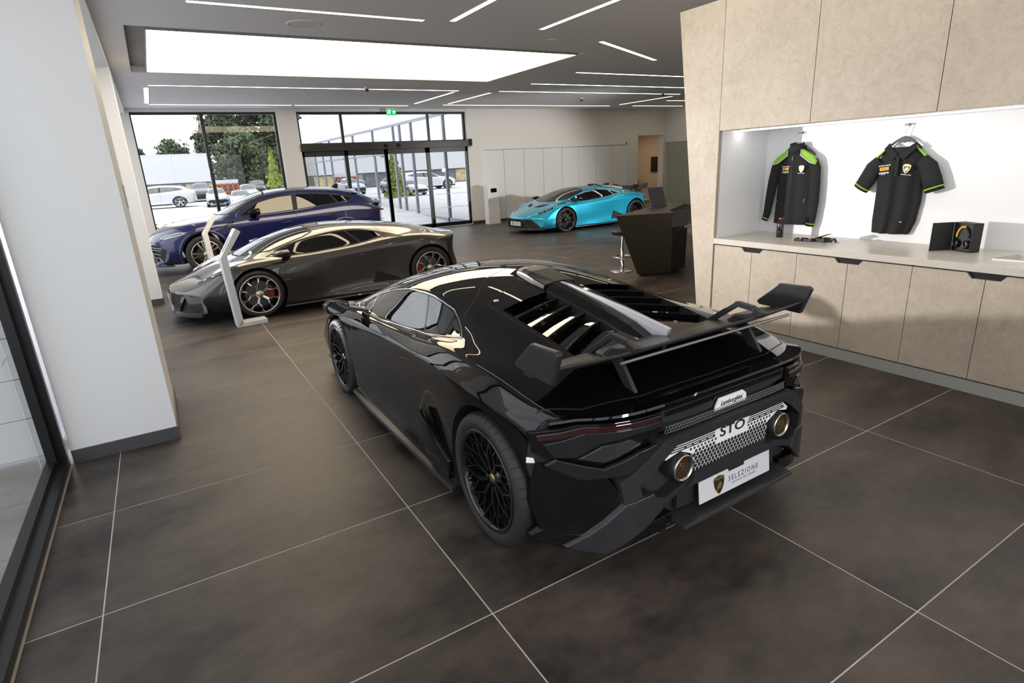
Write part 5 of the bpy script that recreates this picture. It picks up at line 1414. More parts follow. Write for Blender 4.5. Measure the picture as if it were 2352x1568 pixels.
def suv(name, label, loc, rz, m_paint, m_glass, cat='car'):
    D = suv_meshes(); root = thing(name, label, cat, loc, rz)
    put_mesh('body_shell', D['body'], m_paint, root); put_mesh('underbody', D['under'], M_MATTEBLACK, root); put_mesh('window_trim', D['trim'], M_MATTEBLACK, root)
    put_mesh('windscreen', D['windscreen'], M_CARGLASS, root); put_mesh('rear_window', D['rear_glass'], m_glass, root); put_mesh('bonnet', D['bonnet'], m_paint, root)
    put_mesh('front_grille', D['grille'], M_MATTEBLACK, root)
    for s_ in 'lr':
        sx = 1 if s_ == 'r' else -1
        for n, hy, hz_ in (('front_door', -.22, .90), ('rear_door', -1.18, .97)):
            d = put_mesh('door', D[n + '_' + s_], m_paint, root)
            hx = side_x(D, hy, hz_)
            MB().tube([(sx * (hx - .005), hy + .11, hz_ - .008), (sx * (hx + .022), hy + .08, hz_ - .004), (sx * (hx + .022), hy - .09, hz_ + .012), (sx * (hx - .005), hy - .12, hz_ + .014)], .011, 6).build('door_handle', m_paint if n == 'front_door' else M_GLOSSBLACK, d)
        put_mesh('side_window', D['side_glass_' + s_], m_glass, root); put_mesh('headlamp', D['headlamp_' + s_], M_LAMPCLEAR, root)
        put_mesh('fender_vent', D['fender_vent_' + s_], M_GLOSSBLACK, root)
        # headlamp Y signature
        hx = side_x(D, 2.02, .83)
        MB().tube([(sx * side_x(D, 2.22, .79), 2.22, .792), (sx * (side_x(D, 2.05, .83) + .002), 2.05, .832), (sx * (side_x(D, 1.88, .86) + .002), 1.88, .858)], .008, 6).build('lamp_divider', M_SATIN, root)
        # mirrors
        mh = MB(); P = [(.93, 1.12), (.95, 1.235), (1.10, 1.255), (1.16, 1.20), (1.14, 1.13), (1.02, 1.10)]; n = len(P)
        r0 = [(sx * x, .40, z) for x, z in P]; r1 = [(sx * (1.04 + (x - 1.04) * .7), .55, 1.165 + (z - 1.165) * .55) for x, z in P]; r2 = [(sx * x, .33, z) for x, z in P]
        mh.add(r0 + r1 + r2, [tuple(range(n, 2 * n)), tuple(range(2 * n, 3 * n))] + [(i, (i + 1) % n, n + (i + 1) % n, n + i) for i in range(n)] + [(i, (i + 1) % n, 2 * n + (i + 1) % n, 2 * n + i) for i in range(n)])
        mh.build('mirror_housing', M_GLOSSBLACK, root, bevel=.02)
        MB().hexa([(sx * .84, .52, 1.08), (sx * .84, .40, 1.08), (sx * 1.0, .38, 1.11), (sx * 1.0, .48, 1.11), (sx * .84, .52, 1.11), (sx * .84, .40, 1.11), (sx * 1.0, .38, 1.14), (sx * 1.0, .48, 1.14)]).build('mirror_arm', M_GLOSSBLACK, root)
        for yy in (1.50, -1.50):
            lin = MB(); n = 20; vs = []
            for k in range(n + 1):
                a_ = -.25 + (PI + .5) * k / n
                for xx in (.62, .94): vs.append((sx * xx, yy + .46 * math.cos(a_), .40 + .46 * math.sin(a_)))
            lin.add(vs, [(2 * k, 2 * k + 1, 2 * k + 3, 2 * k + 2) for k in range(n)], True)
            lin.build('wheel_arch_liner', M_MATTEBLACK, root, fixn=False)
            # dark flared arch trim
            fl = MB(); n = 24; vs = []
            for k in range(n + 1):
                a_ = -.32 + (PI + .64) * k / n
                c_, s2 = math.cos(a_), math.sin(a_)
                xo = side_x(D, yy + .47 * c_, max(.30, .40 + .47 * s2), .98)
                xo2 = side_x(D, yy + .52 * c_, max(.30, .40 + .52 * s2), .98)
                vs += [(sx * (xo - .03), yy + .445 * c_, .40 + .445 * s2), (sx * (xo + .008), yy + .450 * c_, .40 + .450 * s2), (sx * (xo2 + .006), yy + .505 * c_, .40 + .505 * s2), (sx * (xo2 - .01), yy + .51 * c_, .40 + .51 * s2)]
            fl.add(vs, [(4 * k + j, 4 * k + j + 1, 4 * k + 5 + j, 4 * k + 4 + j) for k in range(n) for j in range(3)], True)
            fl.build('arch_trim', m_paint, root)
            add_wheel(root, sx * .865, yy, .392, .280, .285, 'five', M_RIMSILVER, M_RIMSILVER, M_SATIN, sx, yy < 0, rot=.35)
        # tail lamp
        MB().tube([(sx * .945, -2.22, 1.045), (sx * .955, -2.36, 1.02), (sx * .90, -2.47, 1.00)], .02, 6).build('tail_lamp', M_LAMPRED, root)
        for k in range(3):
            MB().tube([(sx * .958, -2.36, .80 - .05 * k), (sx * .935, -2.46, .795 - .05 * k)], .007, 5).build('rear_vent_slat', M_SILVERMESH, root)
        # grille bars, Y shaped air intakes
        for k, z in enumerate((.60, .555, .475, .40)):
            xa, xb = (.45 + .02 * k, .80 - .03 * k)
            obj('grille_bar', curved_plate([(sx * xa, z), (sx * xa, z - .012), (sx * xb, z - .03), (sx * xb, z - .018)], suv_nose, -.005, .02), M_SILVERMESH, root)
        obj('bumper_blade', curved_plate([(sx * .22, .40), (sx * .30, .41), (sx * .48, .27), (sx * .86, .255), (sx * .86, .225), (sx * .42, .225)], suv_nose, -.02, .05), m_paint, root)
        obj('bumper_fin', curved_plate([(sx * .36, .62), (sx * .42, .62), (sx * .62, .30), (sx * .55, .30)], suv_nose, -.01, .03), M_SATIN, root)
    obj('front_splitter', curved_plate(sym([(0, .235), (.42, .235), (.86, .235), (.90, .20), (.40, .185), (0, .185)]), suv_nose, -.10, .12), M_SATIN, root)
    obj('grille_bar', curved_plate(sym([(0, .575), (.36, .575), (.36, .56), (0, .56)]), suv_nose, -.004, .02), M_SILVERMESH, root)
    obj('grille_bar', curved_plate(sym([(0, .50), (.40, .50), (.40, .485), (0, .485)]), suv_nose, -.004, .02), M_SILVERMESH, root)
    # roof spoiler and tail lip
    sp_ = MB(); rows = []
    for k in range(13):
        x = -.60 + 1.2 * k / 12; z = top_z(D, x, -1.86, 1.5)
        rows.append([(x, -1.72, top_z(D, x, -1.72, 1.52) + .004), (x, -2.02 + .10 * abs(x) ** 2, z + .006), (x, -2.03 + .10 * abs(x) ** 2, z - .006), (x, -1.86, z - .03)])
    vs = [p for r_ in rows for p in r_]
    sp_.add(vs, [(i * 4 + j, i * 4 + j + 1, (i + 1) * 4 + j + 1, (i + 1) * 4 + j) for i in range(12) for j in range(3)], True)
    sp_.build('roof_spoiler', m_paint, root)
    tl = MB(); rows = []
    for k in range(13):
        x = -.78 + 1.56 * k / 12; y = -2.52 + .26 * (abs(x) / .95) ** 3; z = top_z(D, x, y + .04, 1.12)
        rows.append([(x, y + .14, top_z(D, x, y + .14, 1.15) + .002), (x, y - .06, z + .035), (x, y - .065, z + .02), (x, y + .02, z - .03)])
    vs = [p for r_ in rows for p in r_]
    tl.add(vs, [(i * 4 + j, i * 4 + j + 1, (i + 1) * 4 + j + 1, (i + 1) * 4 + j) for i in range(12) for j in range(3)], True)
    tl.build('tail_lip', m_paint, root)
    MB().prism([(-1.50, 1.55), (-1.62, 1.64), (-1.70, 1.64), (-1.68, 1.54)], 'x', -.025, .025).build('roof_antenna', M_GLOSSBLACK, root, bevel=.008)
    cabin(root, .55, 1.05, -.38, -.30, .42, .38, .78, -1.5, 1.15, 0.05)
    for s_ in (-1, 1): seat(root, s_ * .40, -1.05, .44)
    return root
urus = suv('sport_utility_car', 'dark navy blue sport utility car parked in front of the big window', (2.23, 14.72, 0), R(90), M_NAVYPAINT, M_CARGLASS_DARK)

def street_car(name, label, loc, rz, m_paint, sc=(.94, .94, .90), wheels='l', group='cars parked outside'):
    """simpler car outside: shell, glass and wheels"""
    D = suv_meshes(); root = thing(name, label, 'car', loc, rz, group); root.scale = sc
    put_mesh('body_shell', D['body'], m_paint, root); put_mesh('bonnet', D['bonnet'], m_paint, root); put_mesh('underbody', D['under'], M_MATTEBLACK, root); put_mesh('window_trim', D['trim'], M_GLOSSBLACK, root)
    put_mesh('windscreen', D['windscreen'], M_CARGLASS, root); put_mesh('rear_window', D['rear_glass'], M_CARGLASS, root); put_mesh('front_grille', D['grille'], M_MATTEBLACK, root)
    for s_ in 'lr':
        for n in ('front_door', 'rear_door'): put_mesh('door', D[n + '_' + s_], m_paint, root)
        put_mesh('side_window', D['side_glass_' + s_], M_CARGLASS, root); put_mesh('headlamp', D['headlamp_' + s_], M_LAMPCLEAR, root); put_mesh('fender_vent', D['fender_vent_' + s_], m_paint, root)
        sx = 1 if s_ == 'r' else -1
        for yy in (1.5, -1.5): add_wheel(root, sx * .865, yy, .392, .280, .285, 'five', M_RIMSILVER, M_RIMSILVER, M_SATIN, sx, False, detail=False)
    return root
# ------------------------------------------------------------------ white totem stands, kiosk, desk, stool, lounge
def totem(label, loc, rz, screen=True):
    """slim folded white stand: foot, leaning leg, tilted head with a slot-shaped display"""
    t = thing('display_totem', label, 'stand', loc, rz, 'slim white folded information stands')
    d0, d1 = -.0, .20      # depth across the fold (local y); profile in x-z
    MB().prism([(-.02, 0), (.36, 0), (.36, .055), (.06, .055), (.04, .10)], 'y', -.10, .10).build('foot', M_PLASTIC_W, t, bevel=.004)
    MB().prism([(-.02, 0), (.06, .04), (.012, .94), (-.07, .92)], 'y', -.10, .10).build('leg', M_PLASTIC_W, t, bevel=.004)
    head = MB().prism([(-.07, .92), (.012, .94), (.225, 1.235), (.175, 1.275), (.16, 1.27)], 'y', -.10, .10).build('head', M_PLASTIC_W, t, bevel=.004)
    a, b = Vector((-.07, 0, .92)), Vector((.16, 0, 1.27)); n = Vector((-(b - a).z, 0, (b - a).x)).normalized()
    def q(u, y, o): p = a + (b - a) * u + n * o; return (p.x, y, p.z)
    MB().hexa([q(.22, -.045, -.004), q(.22, .045, -.004), q(.74, .045, -.004), q(.74, -.045, -.004), q(.22, -.045, .002), q(.22, .045, .002), q(.74, .045, .002), q(.74, -.045, .002)]).build('screen', mat('dim_screen', (.33, .33, .35), .25), head)
    return t
totem('white folded information stand in front of the grey car\'s front wheel', (.64, 8.30, 0), R(4))
totem('white folded information stand farther back, beside the navy car', (.72, 12.35, 0), R(4))

kk = thing('terminal_kiosk', 'white floor standing terminal with small black screen against the far white wall', 'kiosk', (9.58, 17.12, 0), R(0))
MB().prism([(-.22, 0), (.22, 0), (.22, .86), (.20, 1.22), (-.12, 1.30), (-.22, 1.24)], 'y', -.14, .14).build('housing', M_PLASTIC_W, kk, bevel=.01)
MB().box(-.10, .12, -.152, -.139, 1.02, 1.15).build('screen', M_GLOSSBLACK, kk, bevel=.003)

# reception desk with slanted faceted front
def desk():
    t = thing('reception_desk', 'dark bronze faceted reception desk with slanted front beside the beige wall', 'desk', (6.95, 6.95, 0))
    def L(x, y, z): return (x - 6.95, y - 6.95, z)
    zt = 1.03
    a0, a1 = (6.62, 7.03), (6.14, 7.02)       # front left corner: bottom, top
    b0, b1 = (7.11, 6.76), (6.955, 6.60)      # front right corner
    c0, c1 = (7.48, 6.82), (7.18, 6.60)
    d0, d1 = (8.1, 8.6), (8.3, 8.75)
    e0, e1 = (7.3, 8.9), (7.15, 9.1)
    m = MB()
    V = [L(*a0, .035), L(*b0, .035), L(7.45, 7.1, .035), L(8.5, 7.8, .035), L(8.5, 8.15, .035), L(*a1, zt), L(*b1, zt), L(7.3, 7.0, zt), L(8.5, 7.75, zt), L(8.45, 8.25, zt)]
    m.add(V, [(4, 3, 2, 1, 0), (5, 6, 7, 8, 9), (0, 1, 6, 5), (1, 2, 7, 6), (2, 3, 8, 7), (3, 4, 9, 8), (4, 0, 5, 9)])
    m.build('desk_body', M_DESK, t, bevel=.004)
    p = MB(); p.add([L(6.68, 7.05, 0), L(7.10, 6.83, 0), L(7.42, 7.12, 0), L(8.45, 7.82, 0), L(8.45, 8.08, 0), L(6.68, 7.05, .035), L(7.10, 6.83, .035), L(7.42, 7.12, .035), L(8.45, 7.82, .035), L(8.45, 8.08, .035)], [(4, 3, 2, 1, 0), (5, 6, 7, 8, 9)] + [(i, (i + 1) % 5, 5 + (i + 1) % 5, 5 + i) for i in range(5)])
    p.build('plinth', M_MATTEBLACK, t)
    # drawer pedestal on the staff side
    s_ = MB(); s_.add([L(7.115, 6.79, .05), L(7.52, 6.83, .05), L(7.72, 7.5, .05), L(7.3, 7.5, .05), L(7.005, 6.66, .74), L(7.40, 6.70, .74), L(7.72, 7.5, .74), L(7.3, 7.5, .74)], [(3, 2, 1, 0), (4, 5, 6, 7), (0, 1, 5, 4), (1, 2, 6, 5), (2, 3, 7, 6), (3, 0, 4, 7)])
    ped = s_.build('drawer_pedestal', M_MATTEBLACK, t, bevel=.003)
    for z in (.66, .50):
        MB().box(7.16 - 6.95, 7.30 - 6.95, -.275, -.255, z - .012, z + .012).build('handle', M_GLOSSBLACK, ped)
    w = MB(); w.add([L(6.96, 6.605, .80), L(7.34, 6.64, .80), L(7.36, 6.66, 1.05), L(6.965, 6.61, 1.05)], [(0, 1, 2, 3)])
    wo = w.build('side_upstand', mat('smoked_panel', (.05, .05, .055), .3), t); sd = wo.modifiers.new('s', 'SOLIDIFY'); sd.thickness = .02
    sc = MB().hexa([L(7.62, 7.75, 1.03), L(7.95, 7.70, 1.03), L(7.95, 7.72, 1.03), L(7.62, 7.77, 1.03), L(7.60, 7.85, 1.36), L(7.93, 7.80, 1.36), L(7.93, 7.82, 1.36), L(7.60, 7.87, 1.36)]).build('screen_panel', mat('smoked_panel2', (.10, .10, .12), .25), t)
    return t
desk()
side = thing('office_sideboard', 'dark low office furniture behind the reception desk, half hidden by the beige wall', 'cabinet', (8.75, 6.2, 0))
MB().box(-.2, .5, -.4, 1.2, .68, .72).build('top', M_DESK, side); MB().box(-.15, -.11, -.38, -.02, 0, .68).build('leg', M_MATTEBLACK, side)
MB().box(.0, .45, .2, 1.1, .05, .68).build('drawer_unit', mat('tan_fabric', (.35, .30, .25), .8, noise=(30, .1)), side)

st = thing('bar_stool', 'black bar stool with chrome column and round base beside the reception desk', 'stool', (6.80, 7.60, 0))
MB().lathe([(0, .012), (.10, .016), (.205, .008), (.21, 0), (0, 0)], seg=36).build('base', M_CHROME, st)
MB().lathe([(.028, .012), (.028, .40), (.019, .40), (.019, .62)], seg=16).build('column', M_CHROME, st)
MB().tube([(.155 * math.cos(2 * PI * k / 28), .155 * math.sin(2 * PI * k / 28), .25) for k in range(28)], .010, 8, closed=True).build('footrest', M_CHROME, st)
sb = MB(); sb.bar((0, 0, .25), (.15, 0, .25), .012, .012); sb.bar((0, 0, .25), (-.15, 0, .25), .012, .012); sb.build('footrest_arm', M_CHROME, st)
MB().lathe([(0, .62), (.16, .63), (.20, .67), (.205, .70), (.18, .715), (0, .70)], seg=28).build('seat', mat('black_leather', (.012, .011, .011), .45, bump=(80, .1)), st)

# lounge seen through the doorway: tan wall, low dark sideboard, orange armchair
lo = thing('low_sideboard', 'low dark sideboard against the tan wall in the back room', 'sideboard', (17.3, DW + 2.95, 0))
MB().box(-1.2, 1.9, -.22, .22, .08, .86).build('body', mat('dark_wood', (.06, .045, .035), .5, noise=(12, .2)), lo, bevel=.005)
for k in range(4): MB().box(-1.17 + .76 * k, -.44 + .76 * k, -.235, -.22, .10, .84).build('door', mat('dark_wood2', (.075, .055, .042), .5, noise=(12, .2)), lo)
ch = thing('armchair', 'orange armchair on thin metal legs in the back room', 'armchair', (17.55, DW + 1.7, 0), R(25))
oc = mat('orange_fabric', (.42, .14, .03), .8, noise=(60, .15), bump=(200, .1))
MB().prism([(-.34, .36), (-.34, .48), (.24, .50), (.34, .95), (.42, .95), (.40, .36)], 'x', -.34, .34).build('seat_shell', oc, ch, bevel=.04)
for s_ in (-1, 1):
    MB().prism([(-.30, .36), (-.28, .66), (.30, .72), (.38, .36)], 'x', s_ * .36 - .05, s_ * .36 + .05).build('armrest', oc, ch, bevel=.03)
    for y in (-.28, .30): MB().tube([(s_ * .30, y, .38), (s_ * .34, y * 1.15, .0)], .012, 8).build('leg', M_GLOSSBLACK, ch)
tv = thing('wall_screen', 'dark wall mounted screen in the back room beside the doorway edge', 'screen', (19.36, DW + 1.6, 1.55))
MB().box(-.03, .0, -.5, .5, -.32, .32).build('panel', M_GLOSSBLACK, tv); MB().box(0, .04, -.1, .1, -.1, .1).build('bracket', M_MATTEBLACK, tv)
l = bpy.data.lights.new('back_room_lamp', 'AREA'); l.energy = 14; l.size = 1.2; l.color = (1, .85, .65)
lo_ = bpy.data.objects.new('back_room_lamp', l); COL.objects.link(lo_); lo_.location = (17.6, DW + 2.2, 2.9)

# fire point on the first column and small wall plates
tag(MB().box(-.006, .0, -.045, .045, -.09, .09).build('switch_plate', mat('brushed_plate', (.55, .50, .45), .35, .6), None, bevel=.002), 'small metal switch plate on the inner side of the near white column', 'switch').location = (-.184, 5.60, 1.85)
bpy.data.objects['switch_plate'].location = (-.183, 5.62, 1.80)

# ------------------------------------------------------------------ merchandise in the niche
M_CLOTH = mat('black_jersey', (.010, .010, .011), .85, noise=(300, .2), bump=(400, .08))
M_LIME = mat('lime_fabric', (.25, .50, .03), .7, noise=(200, .08))
M_GREYPIPE = mat('grey_piping', (.55, .57, .55), .6)
M_YELLOW = mat('yellow_print', (.80, .44, .03), .6)
M_PRINTW = mat('white_print', (.80, .80, .80), .6)

def garment(name, label, loc, outline, collar, folds, thick, sleeve_sets, hook_z):
    """hanging garment: x = left/right as seen, z = height, y = towards the viewer; rotated to hang on the niche wall"""
    t = thing(name, label, 'clothing', loc, R(-90), 'team clothing hung in the niche')
    return t
def cloth_grid(rows, folds, thick, name, m, parent, back=True):
    """rows: [(z, xl, xr)] top to bottom. Puffed front panel with vertical folds, closed at the back"""
    nx = 22; V = []; F = []; nr = len(rows)
    for side in (1, 0):
        for (z, xl, xr) in rows:
            for k in range(nx + 1):
                u = k / nx; x = xl + (xr - xl) * u
                e = math.sin(PI * u) ** .55
                d = thick * e
                f = sum(a * math.sin(2 * PI * (u * n + p)) for n, a, p in folds) * e * min(1, max(0, (rows[0][0] - z) * 3))
                V.append((x, -(d + f) if side else -.004 * 0 + (0.012 * e), z))
    st_ = nx + 1
    for i in range(nr - 1):
        for k in range(nx):
            a = i * st_ + k
            F.append((a, a + 1, a + st_ + 1, a + st_)); o = nr * st_
            F.append((o + a, o + a + st_, o + a + st_ + 1, o + a + 1))
    for k in range(nx):
        a = k; b = nr * st_ + k; F.append((a, b, b + 1, a + 1))
        a = (nr - 1) * st_ + k; b = nr * st_ + a; F.append((a, a + 1, b + 1, b))
    mb = MB().add(V, F, True)
    return mb.build(name, m, parent)
def dens(rows, n=4):
    out = []
    for (a, b) in zip(rows, rows[1:]):
        for k in range(n): out.append(tuple(a[i] + (b[i] - a[i]) * k / n for i in range(3)))
    return out + [rows[-1]]
def sleeve(parent, path, r, cuff_m, flat=.55):
    """tube with flattened section along path [(x, z)], last piece is the cuff"""
    n = len(path); V = []; F = []; seg = 14
    for i, (x, z) in enumerate(path):
        a = Vector(path[max(0, i - 1)]); b = Vector(path[min(n - 1, i + 1)]); tt = (b - a).normalized(); nn = Vector((-tt.y, tt.x))
        for k in range(seg):
            c, s_ = math.cos(2 * PI * k / seg), math.sin(2 * PI * k / seg)
            V.append((x + nn.x * c * r[i], -.035 + s_ * r[i] * flat, z + nn.y * c * r[i]))
    for i in range(n - 1):
        for k in range(seg): F.append((i * seg + k, i * seg + (k + 1) % seg, (i + 1) * seg + (k + 1) % seg, (i + 1) * seg + k))
    F.append(tuple(range((n - 1) * seg, n * seg)))
    s = MB().add(V, F, True).build('sleeve', M_CLOTH, parent)
    # lime band just above the cuff end
    a, b = Vector(path[-1]), Vector(path[-2]); tt = (b - a).normalized(); nn = Vector((-tt.y, tt.x)); V = []; F = []
    for j, u in enumerate((.022, .034)):
        rr = (r[-1] + (r[-2] - r[-1]) * u / (b - a).length) * 1.03 + .001
        for k in range(seg):
            c, s_ = math.cos(2 * PI * k / seg), math.sin(2 * PI * k / seg); p = a + tt * u
            V.append((p.x + nn.x * c * rr, -.035 + s_ * rr * flat * 1.02, p.y + nn.y * c * rr))
    F = [(k, (k + 1) % seg, seg + (k + 1) % seg, seg + k) for k in range(seg)]
    MB().add(V, F, True).build('cuff_band', cuff_m, s)
    return s
def hanger(label, loc, w, rise):
    t = thing('clothes_hanger', label, 'hanger', loc, R(-90), 'black hangers on chrome hooks')
    m = MB(); n = 12; V = []
    for k in range(n + 1):
        u = -1 + 2 * k / n; x = u * w; zt = -.085 - rise * abs(u) ** 1.5; th = .028 * (1 - .35 * abs(u)) + (.03 * max(0, 1 - abs(u) * 3.5))
        V += [(x, -.05, zt), (x, -.032, zt), (x, -.032, zt - th), (x, -.05, zt - th)]
    m.add(V, [(4 * k + j, 4 * k + (j + 1) % 4, 4 * k + 4 + (j + 1) % 4, 4 * k + 4 + j) for k in range(n) for j in range(4)] + [(0, 1, 2, 3), (4 * n, 4 * n + 1, 4 * n + 2, 4 * n + 3)])
    m.build('hanger_body', mat('hanger_plastic', (.03, .03, .032), .45), t, bevel=.003)
    MB().tube([(0, -.041, -.09), (0, -.041, -.045), (.012, -.041, -.02), (.016, -.041, .0), (.008, -.041, .016), (-.008, -.041, .017), (-.016, -.041, .004)], .0022, 6).build('hook_wire', M_CHROME, t)
    pg = MB(); pg.lathe([(0, -.07), (.007, -.07), (.007, 0), (.014, 0), (.014, .005)], axis='y', c=(0, 0, .010), seg=10); pg.build('wall_peg', M_CHROME, t)
    return t
def chest_print(parent, x1, x2, z, y, s=1.0, tilt=0.0):
    """sponsor block on one side, crest on the other"""
    a = text('sponsor_text', 'ROGER DUBUIS', .0135 * s, M_PRINTW, parent, (x1, y, z + .040 * s), (R(90), R(-tilt), 0), depth=.0004, bold=.0004)
    b = MB().box(-.037 * s, .037 * s, -.0006, .0006, -.0135 * s, .0135 * s).build('sponsor_patch', M_YELLOW, parent); b.location = (x1, y, z + .014 * s); b.rotation_euler = (0, R(-tilt), 0)
    text('patch_text', 'PIRELLI', .017 * s, mat('brown_print', (.35, .12, .02), .6), b, (0, -.0012, 0), (R(90), 0, 0), depth=.0004)
    text('sponsor_text', 'oppo', .034 * s, M_PRINTW, parent, (x1, y, z - .018 * s), (R(90), R(-tilt), 0), depth=.0004, sx=1.15, bold=.0006)
    shield_emblem(parent, (x2, y, z + .012 * s), (R(90), R(tilt), 0), .075 * s, 'crest')
    text('crest_text', 'SQUADRA CORSE', .010 * s, M_PRINTW, parent, (x2, y, z - .036 * s), (R(90), R(tilt), 0), depth=.0004, bold=.0003)

# niche wall faces -X: local x -> world -Y
jx_, jy_ = NB - .03, 3.86
jk = thing('jacket', 'black zip jacket with lime green shoulders hanging left in the niche', 'jacket', (jx_, jy_, 1.12), R(-90))
cloth_grid(dens([(.80, -.055, .06), (.755, -.10, .105), (.70, -.165, .165), (.64, -.215, .205), (.55, -.225, .215), (.40, -.215, .215), (.20, -.222, .222), (.04, -.23, .228), (.0, -.232, .228)]), [(2.5, .010, .1), (4, .005, .4)], .085, 'torso', M_CLOTH, jk)
sl = sleeve(jk, [(-.185, .66), (-.225, .60), (-.255, .45), (-.275, .30), (-.300, .10), (-.325, .025)], [.05, .058, .056, .052, .043, .038], M_LIME)
sr = sleeve(jk, [(.185, .66), (.215, .58), (.228, .42), (.235, .25), (.225, .08), (.215, -.01)], [.05, .06, .058, .056, .052, .048], M_LIME)
# stand-up collar
cv = []; n = 18
for k in range(n + 1):
    a = R(-150 + 300 * k / n); xx, yy = .066 * math.sin(a), -.045 - .048 * math.cos(a)
    cv += [(xx * 1.15, yy - .005, .745 - .015 * math.cos(a)), (xx, yy, .845 - .025 * (1 + math.cos(a)) * .5)]
co = MB().add(cv, [(2 * k, 2 * k + 2, 2 * k + 3, 2 * k + 1) for k in range(n)], True).build('collar', M_CLOTH, jk); co.modifiers.new('s', 'SOLIDIFY').thickness = .006
def yoke(parent, pts, m, y, name):
    o = MB().prism(pts, 'y', y - .004, y + .045).build(name, m, parent, bevel=.003); return o
for s_ in (-1, 1):
    yoke(jk, [(s_ * .078, .772), (s_ * .075, .715), (s_ * .185, .640), (s_ * .240, .628), (s_ * .238, .655), (s_ * .195, .705)], M_LIME, -.075, 'shoulder_panel')
    MB().tube([(s_ * .078, -.082, .77), (s_ * .073, -.085, .712), (s_ * .185, -.083, .636), (s_ * .242, -.078, .622)], .006, 6).build('shoulder_piping', M_GREYPIPE, jk)
    MB().tube([(s_ * .155, -.088, .235), (s_ * .165, -.088, .275)], .003, 5).build('pocket_pull', M_LIME, jk)
MB().tube([(0, -.092, .70), (-.004, -.094, .40), (-.008, -.094, .03)], .003, 6).build('zip', mat('zip_grey', (.05, .05, .055), .4, .5), jk)
MB().tube([(-.004, -.097, .70), (-.006, -.099, .665)], .0035, 5).build('zip_pull', M_LIME, jk)
chest_print(jk, -.075, .105, .565, -.096, .92)
hanger('black hanger inside the zip jacket collar', (NB, jy_, 2.045), .19, .12)

py_ = 2.835
po = thing('polo_shirt', 'black polo shirt with lime trims hanging right in the niche', 'polo shirt', (NB - .03, py_, 1.09), R(-90))
cloth_grid(dens([(.775, -.105, .11), (.73, -.165, .17), (.66, -.21, .215), (.55, -.205, .205), (.45, -.195, .20), (.30, -.195, .205), (.12, -.198, .185), (.02, -.192, .150), (.0, -.190, .135)]), [(3, .016, .15), (5, .006, .3)], .07, 'torso', M_CLOTH, po)
sleeve(po, [(-.175, .665), (-.225, .60), (-.275, .49), (-.325, .405)], [.055, .075, .078, .072], M_LIME)
sleeve(po, [(.175, .665), (.235, .60), (.280, .49), (.315, .395)], [.055, .075, .080, .078], M_LIME)
# folded collar: two leaves and stand with lime inside
for s_ in (-1, 1):
    MB().add([(s_ * .115, -.03, .815), (s_ * .135, -.075, .765), (s_ * .045, -.098, .665), (s_ * .005, -.092, .705), (s_ * .085, -.06, .79)], [(0, 1, 2, 3, 4)]).build('collar_leaf', M_CLOTH, po).modifiers.new('s', 'SOLIDIFY').thickness = .005
    yoke(po, [(s_ * .118, .770), (s_ * .150, .752), (s_ * .235, .675), (s_ * .262, .615), (s_ * .245, .60), (s_ * .205, .68)], M_LIME, -.045, 'shoulder_panel')
MB().add([(-.085, -.018, .775), (.085, -.018, .775), (.07, -.022, .735), (-.07, -.022, .735)], [(0, 1, 2, 3)]).build('collar_label', M_LIME, po).modifiers.new('s', 'SOLIDIFY').thickness = .003
MB().prism([(-.017, .70), (.017, .70), (.012, .52), (-.014, .52)], 'y', -.092, -.084).build('placket', M_CLOTH, po, bevel=.002)
MB().box(.085, .105, -.083, -.080, .115, .121).build('hem_tag', M_PRINTW, po)
chest_print(po, -.105, .085, .575, -.088, 1.08, 7)
hanger('black hanger in the polo shirt collar', (NB, py_, 2.045), .15, .10)

# bottle, straps, boxes, headphones and phone on the worktop
bo = thing('water_bottle', 'dark steel drinking bottle with copper cap on the worktop below the jacket', 'bottle', (5.60, 3.80, ZN0))
MB().lathe([(0, 0), (.033, 0), (.035, .006), (.035, .135), (.030, .158), (.017, .178), (.017, .190)], seg=28).build('body', mat('bottle_black', (.012, .010, .010), .15, .3, coat=.6), bo)
MB().lathe([(.017, .186), (.024, .188), (.024, .202), (.020, .206), (0, .206)], seg=24).build('cap', mat('copper_cap', (.42, .13, .05), .3, .9), bo)
def gift_box(label, loc, rz, sx, sy, sz, lid=False):
    t = thing('gift_box', label, 'box', loc, R(rz), 'small black gift boxes on the worktop')
    m = MB(); m.box(-sx, sx, -sy, sy, 0, .004); m.box(-sx, -sx + .004, -sy, sy, 0, sz); m.box(sx - .004, sx, -sy, sy, 0, sz); m.box(-sx, sx, -sy, -sy + .004, 0, sz); m.box(-sx, sx, sy - .004, sy, 0, sz)
    m.build('tray', mat('box_card', (.028, .028, .030), .6), t)
    MB().box(-sx + .006, sx - .006, -sy + .006, sy - .006, .005, sz - .008).build('insert', M_MATTEBLACK, t)
    MB().lathe([(0, sz - .007), (.014, sz - .007), (.014, sz + .002), (0, sz + .002)], seg=14).build('watch_face' if False else 'metal_clasp', M_CHROME, t)
    if lid:
        b = MB().hexa([(-sx, sy, sz), (sx, sy, sz), (sx, -sy, sz + .035), (-sx, -sy, sz + .035), (-sx, sy, sz + .006), (sx, sy, sz + .006), (sx, -sy, sz + .041), (-sx, -sy, sz + .041)]).build('lid', MATS['box_card'], t)
        MB().bar((0, sy, sz + .01), (0, -sy, sz + .045), .012, .003).build('gold_ribbon', M_GOLD, t)
    return t
gift_box('open black gift box, leftmost of the small boxes on the worktop', (5.50, 3.50, ZN0), 8, .05, .038, .026)
gift_box('open black gift box with silver clasp, second of the small boxes', (5.51, 3.405, ZN0), 4, .05, .045, .026)
gift_box('black gift box with raised lid and gold ribbon beside the open boxes', (5.56, 3.30, ZN0), 0, .055, .05, .035, True)
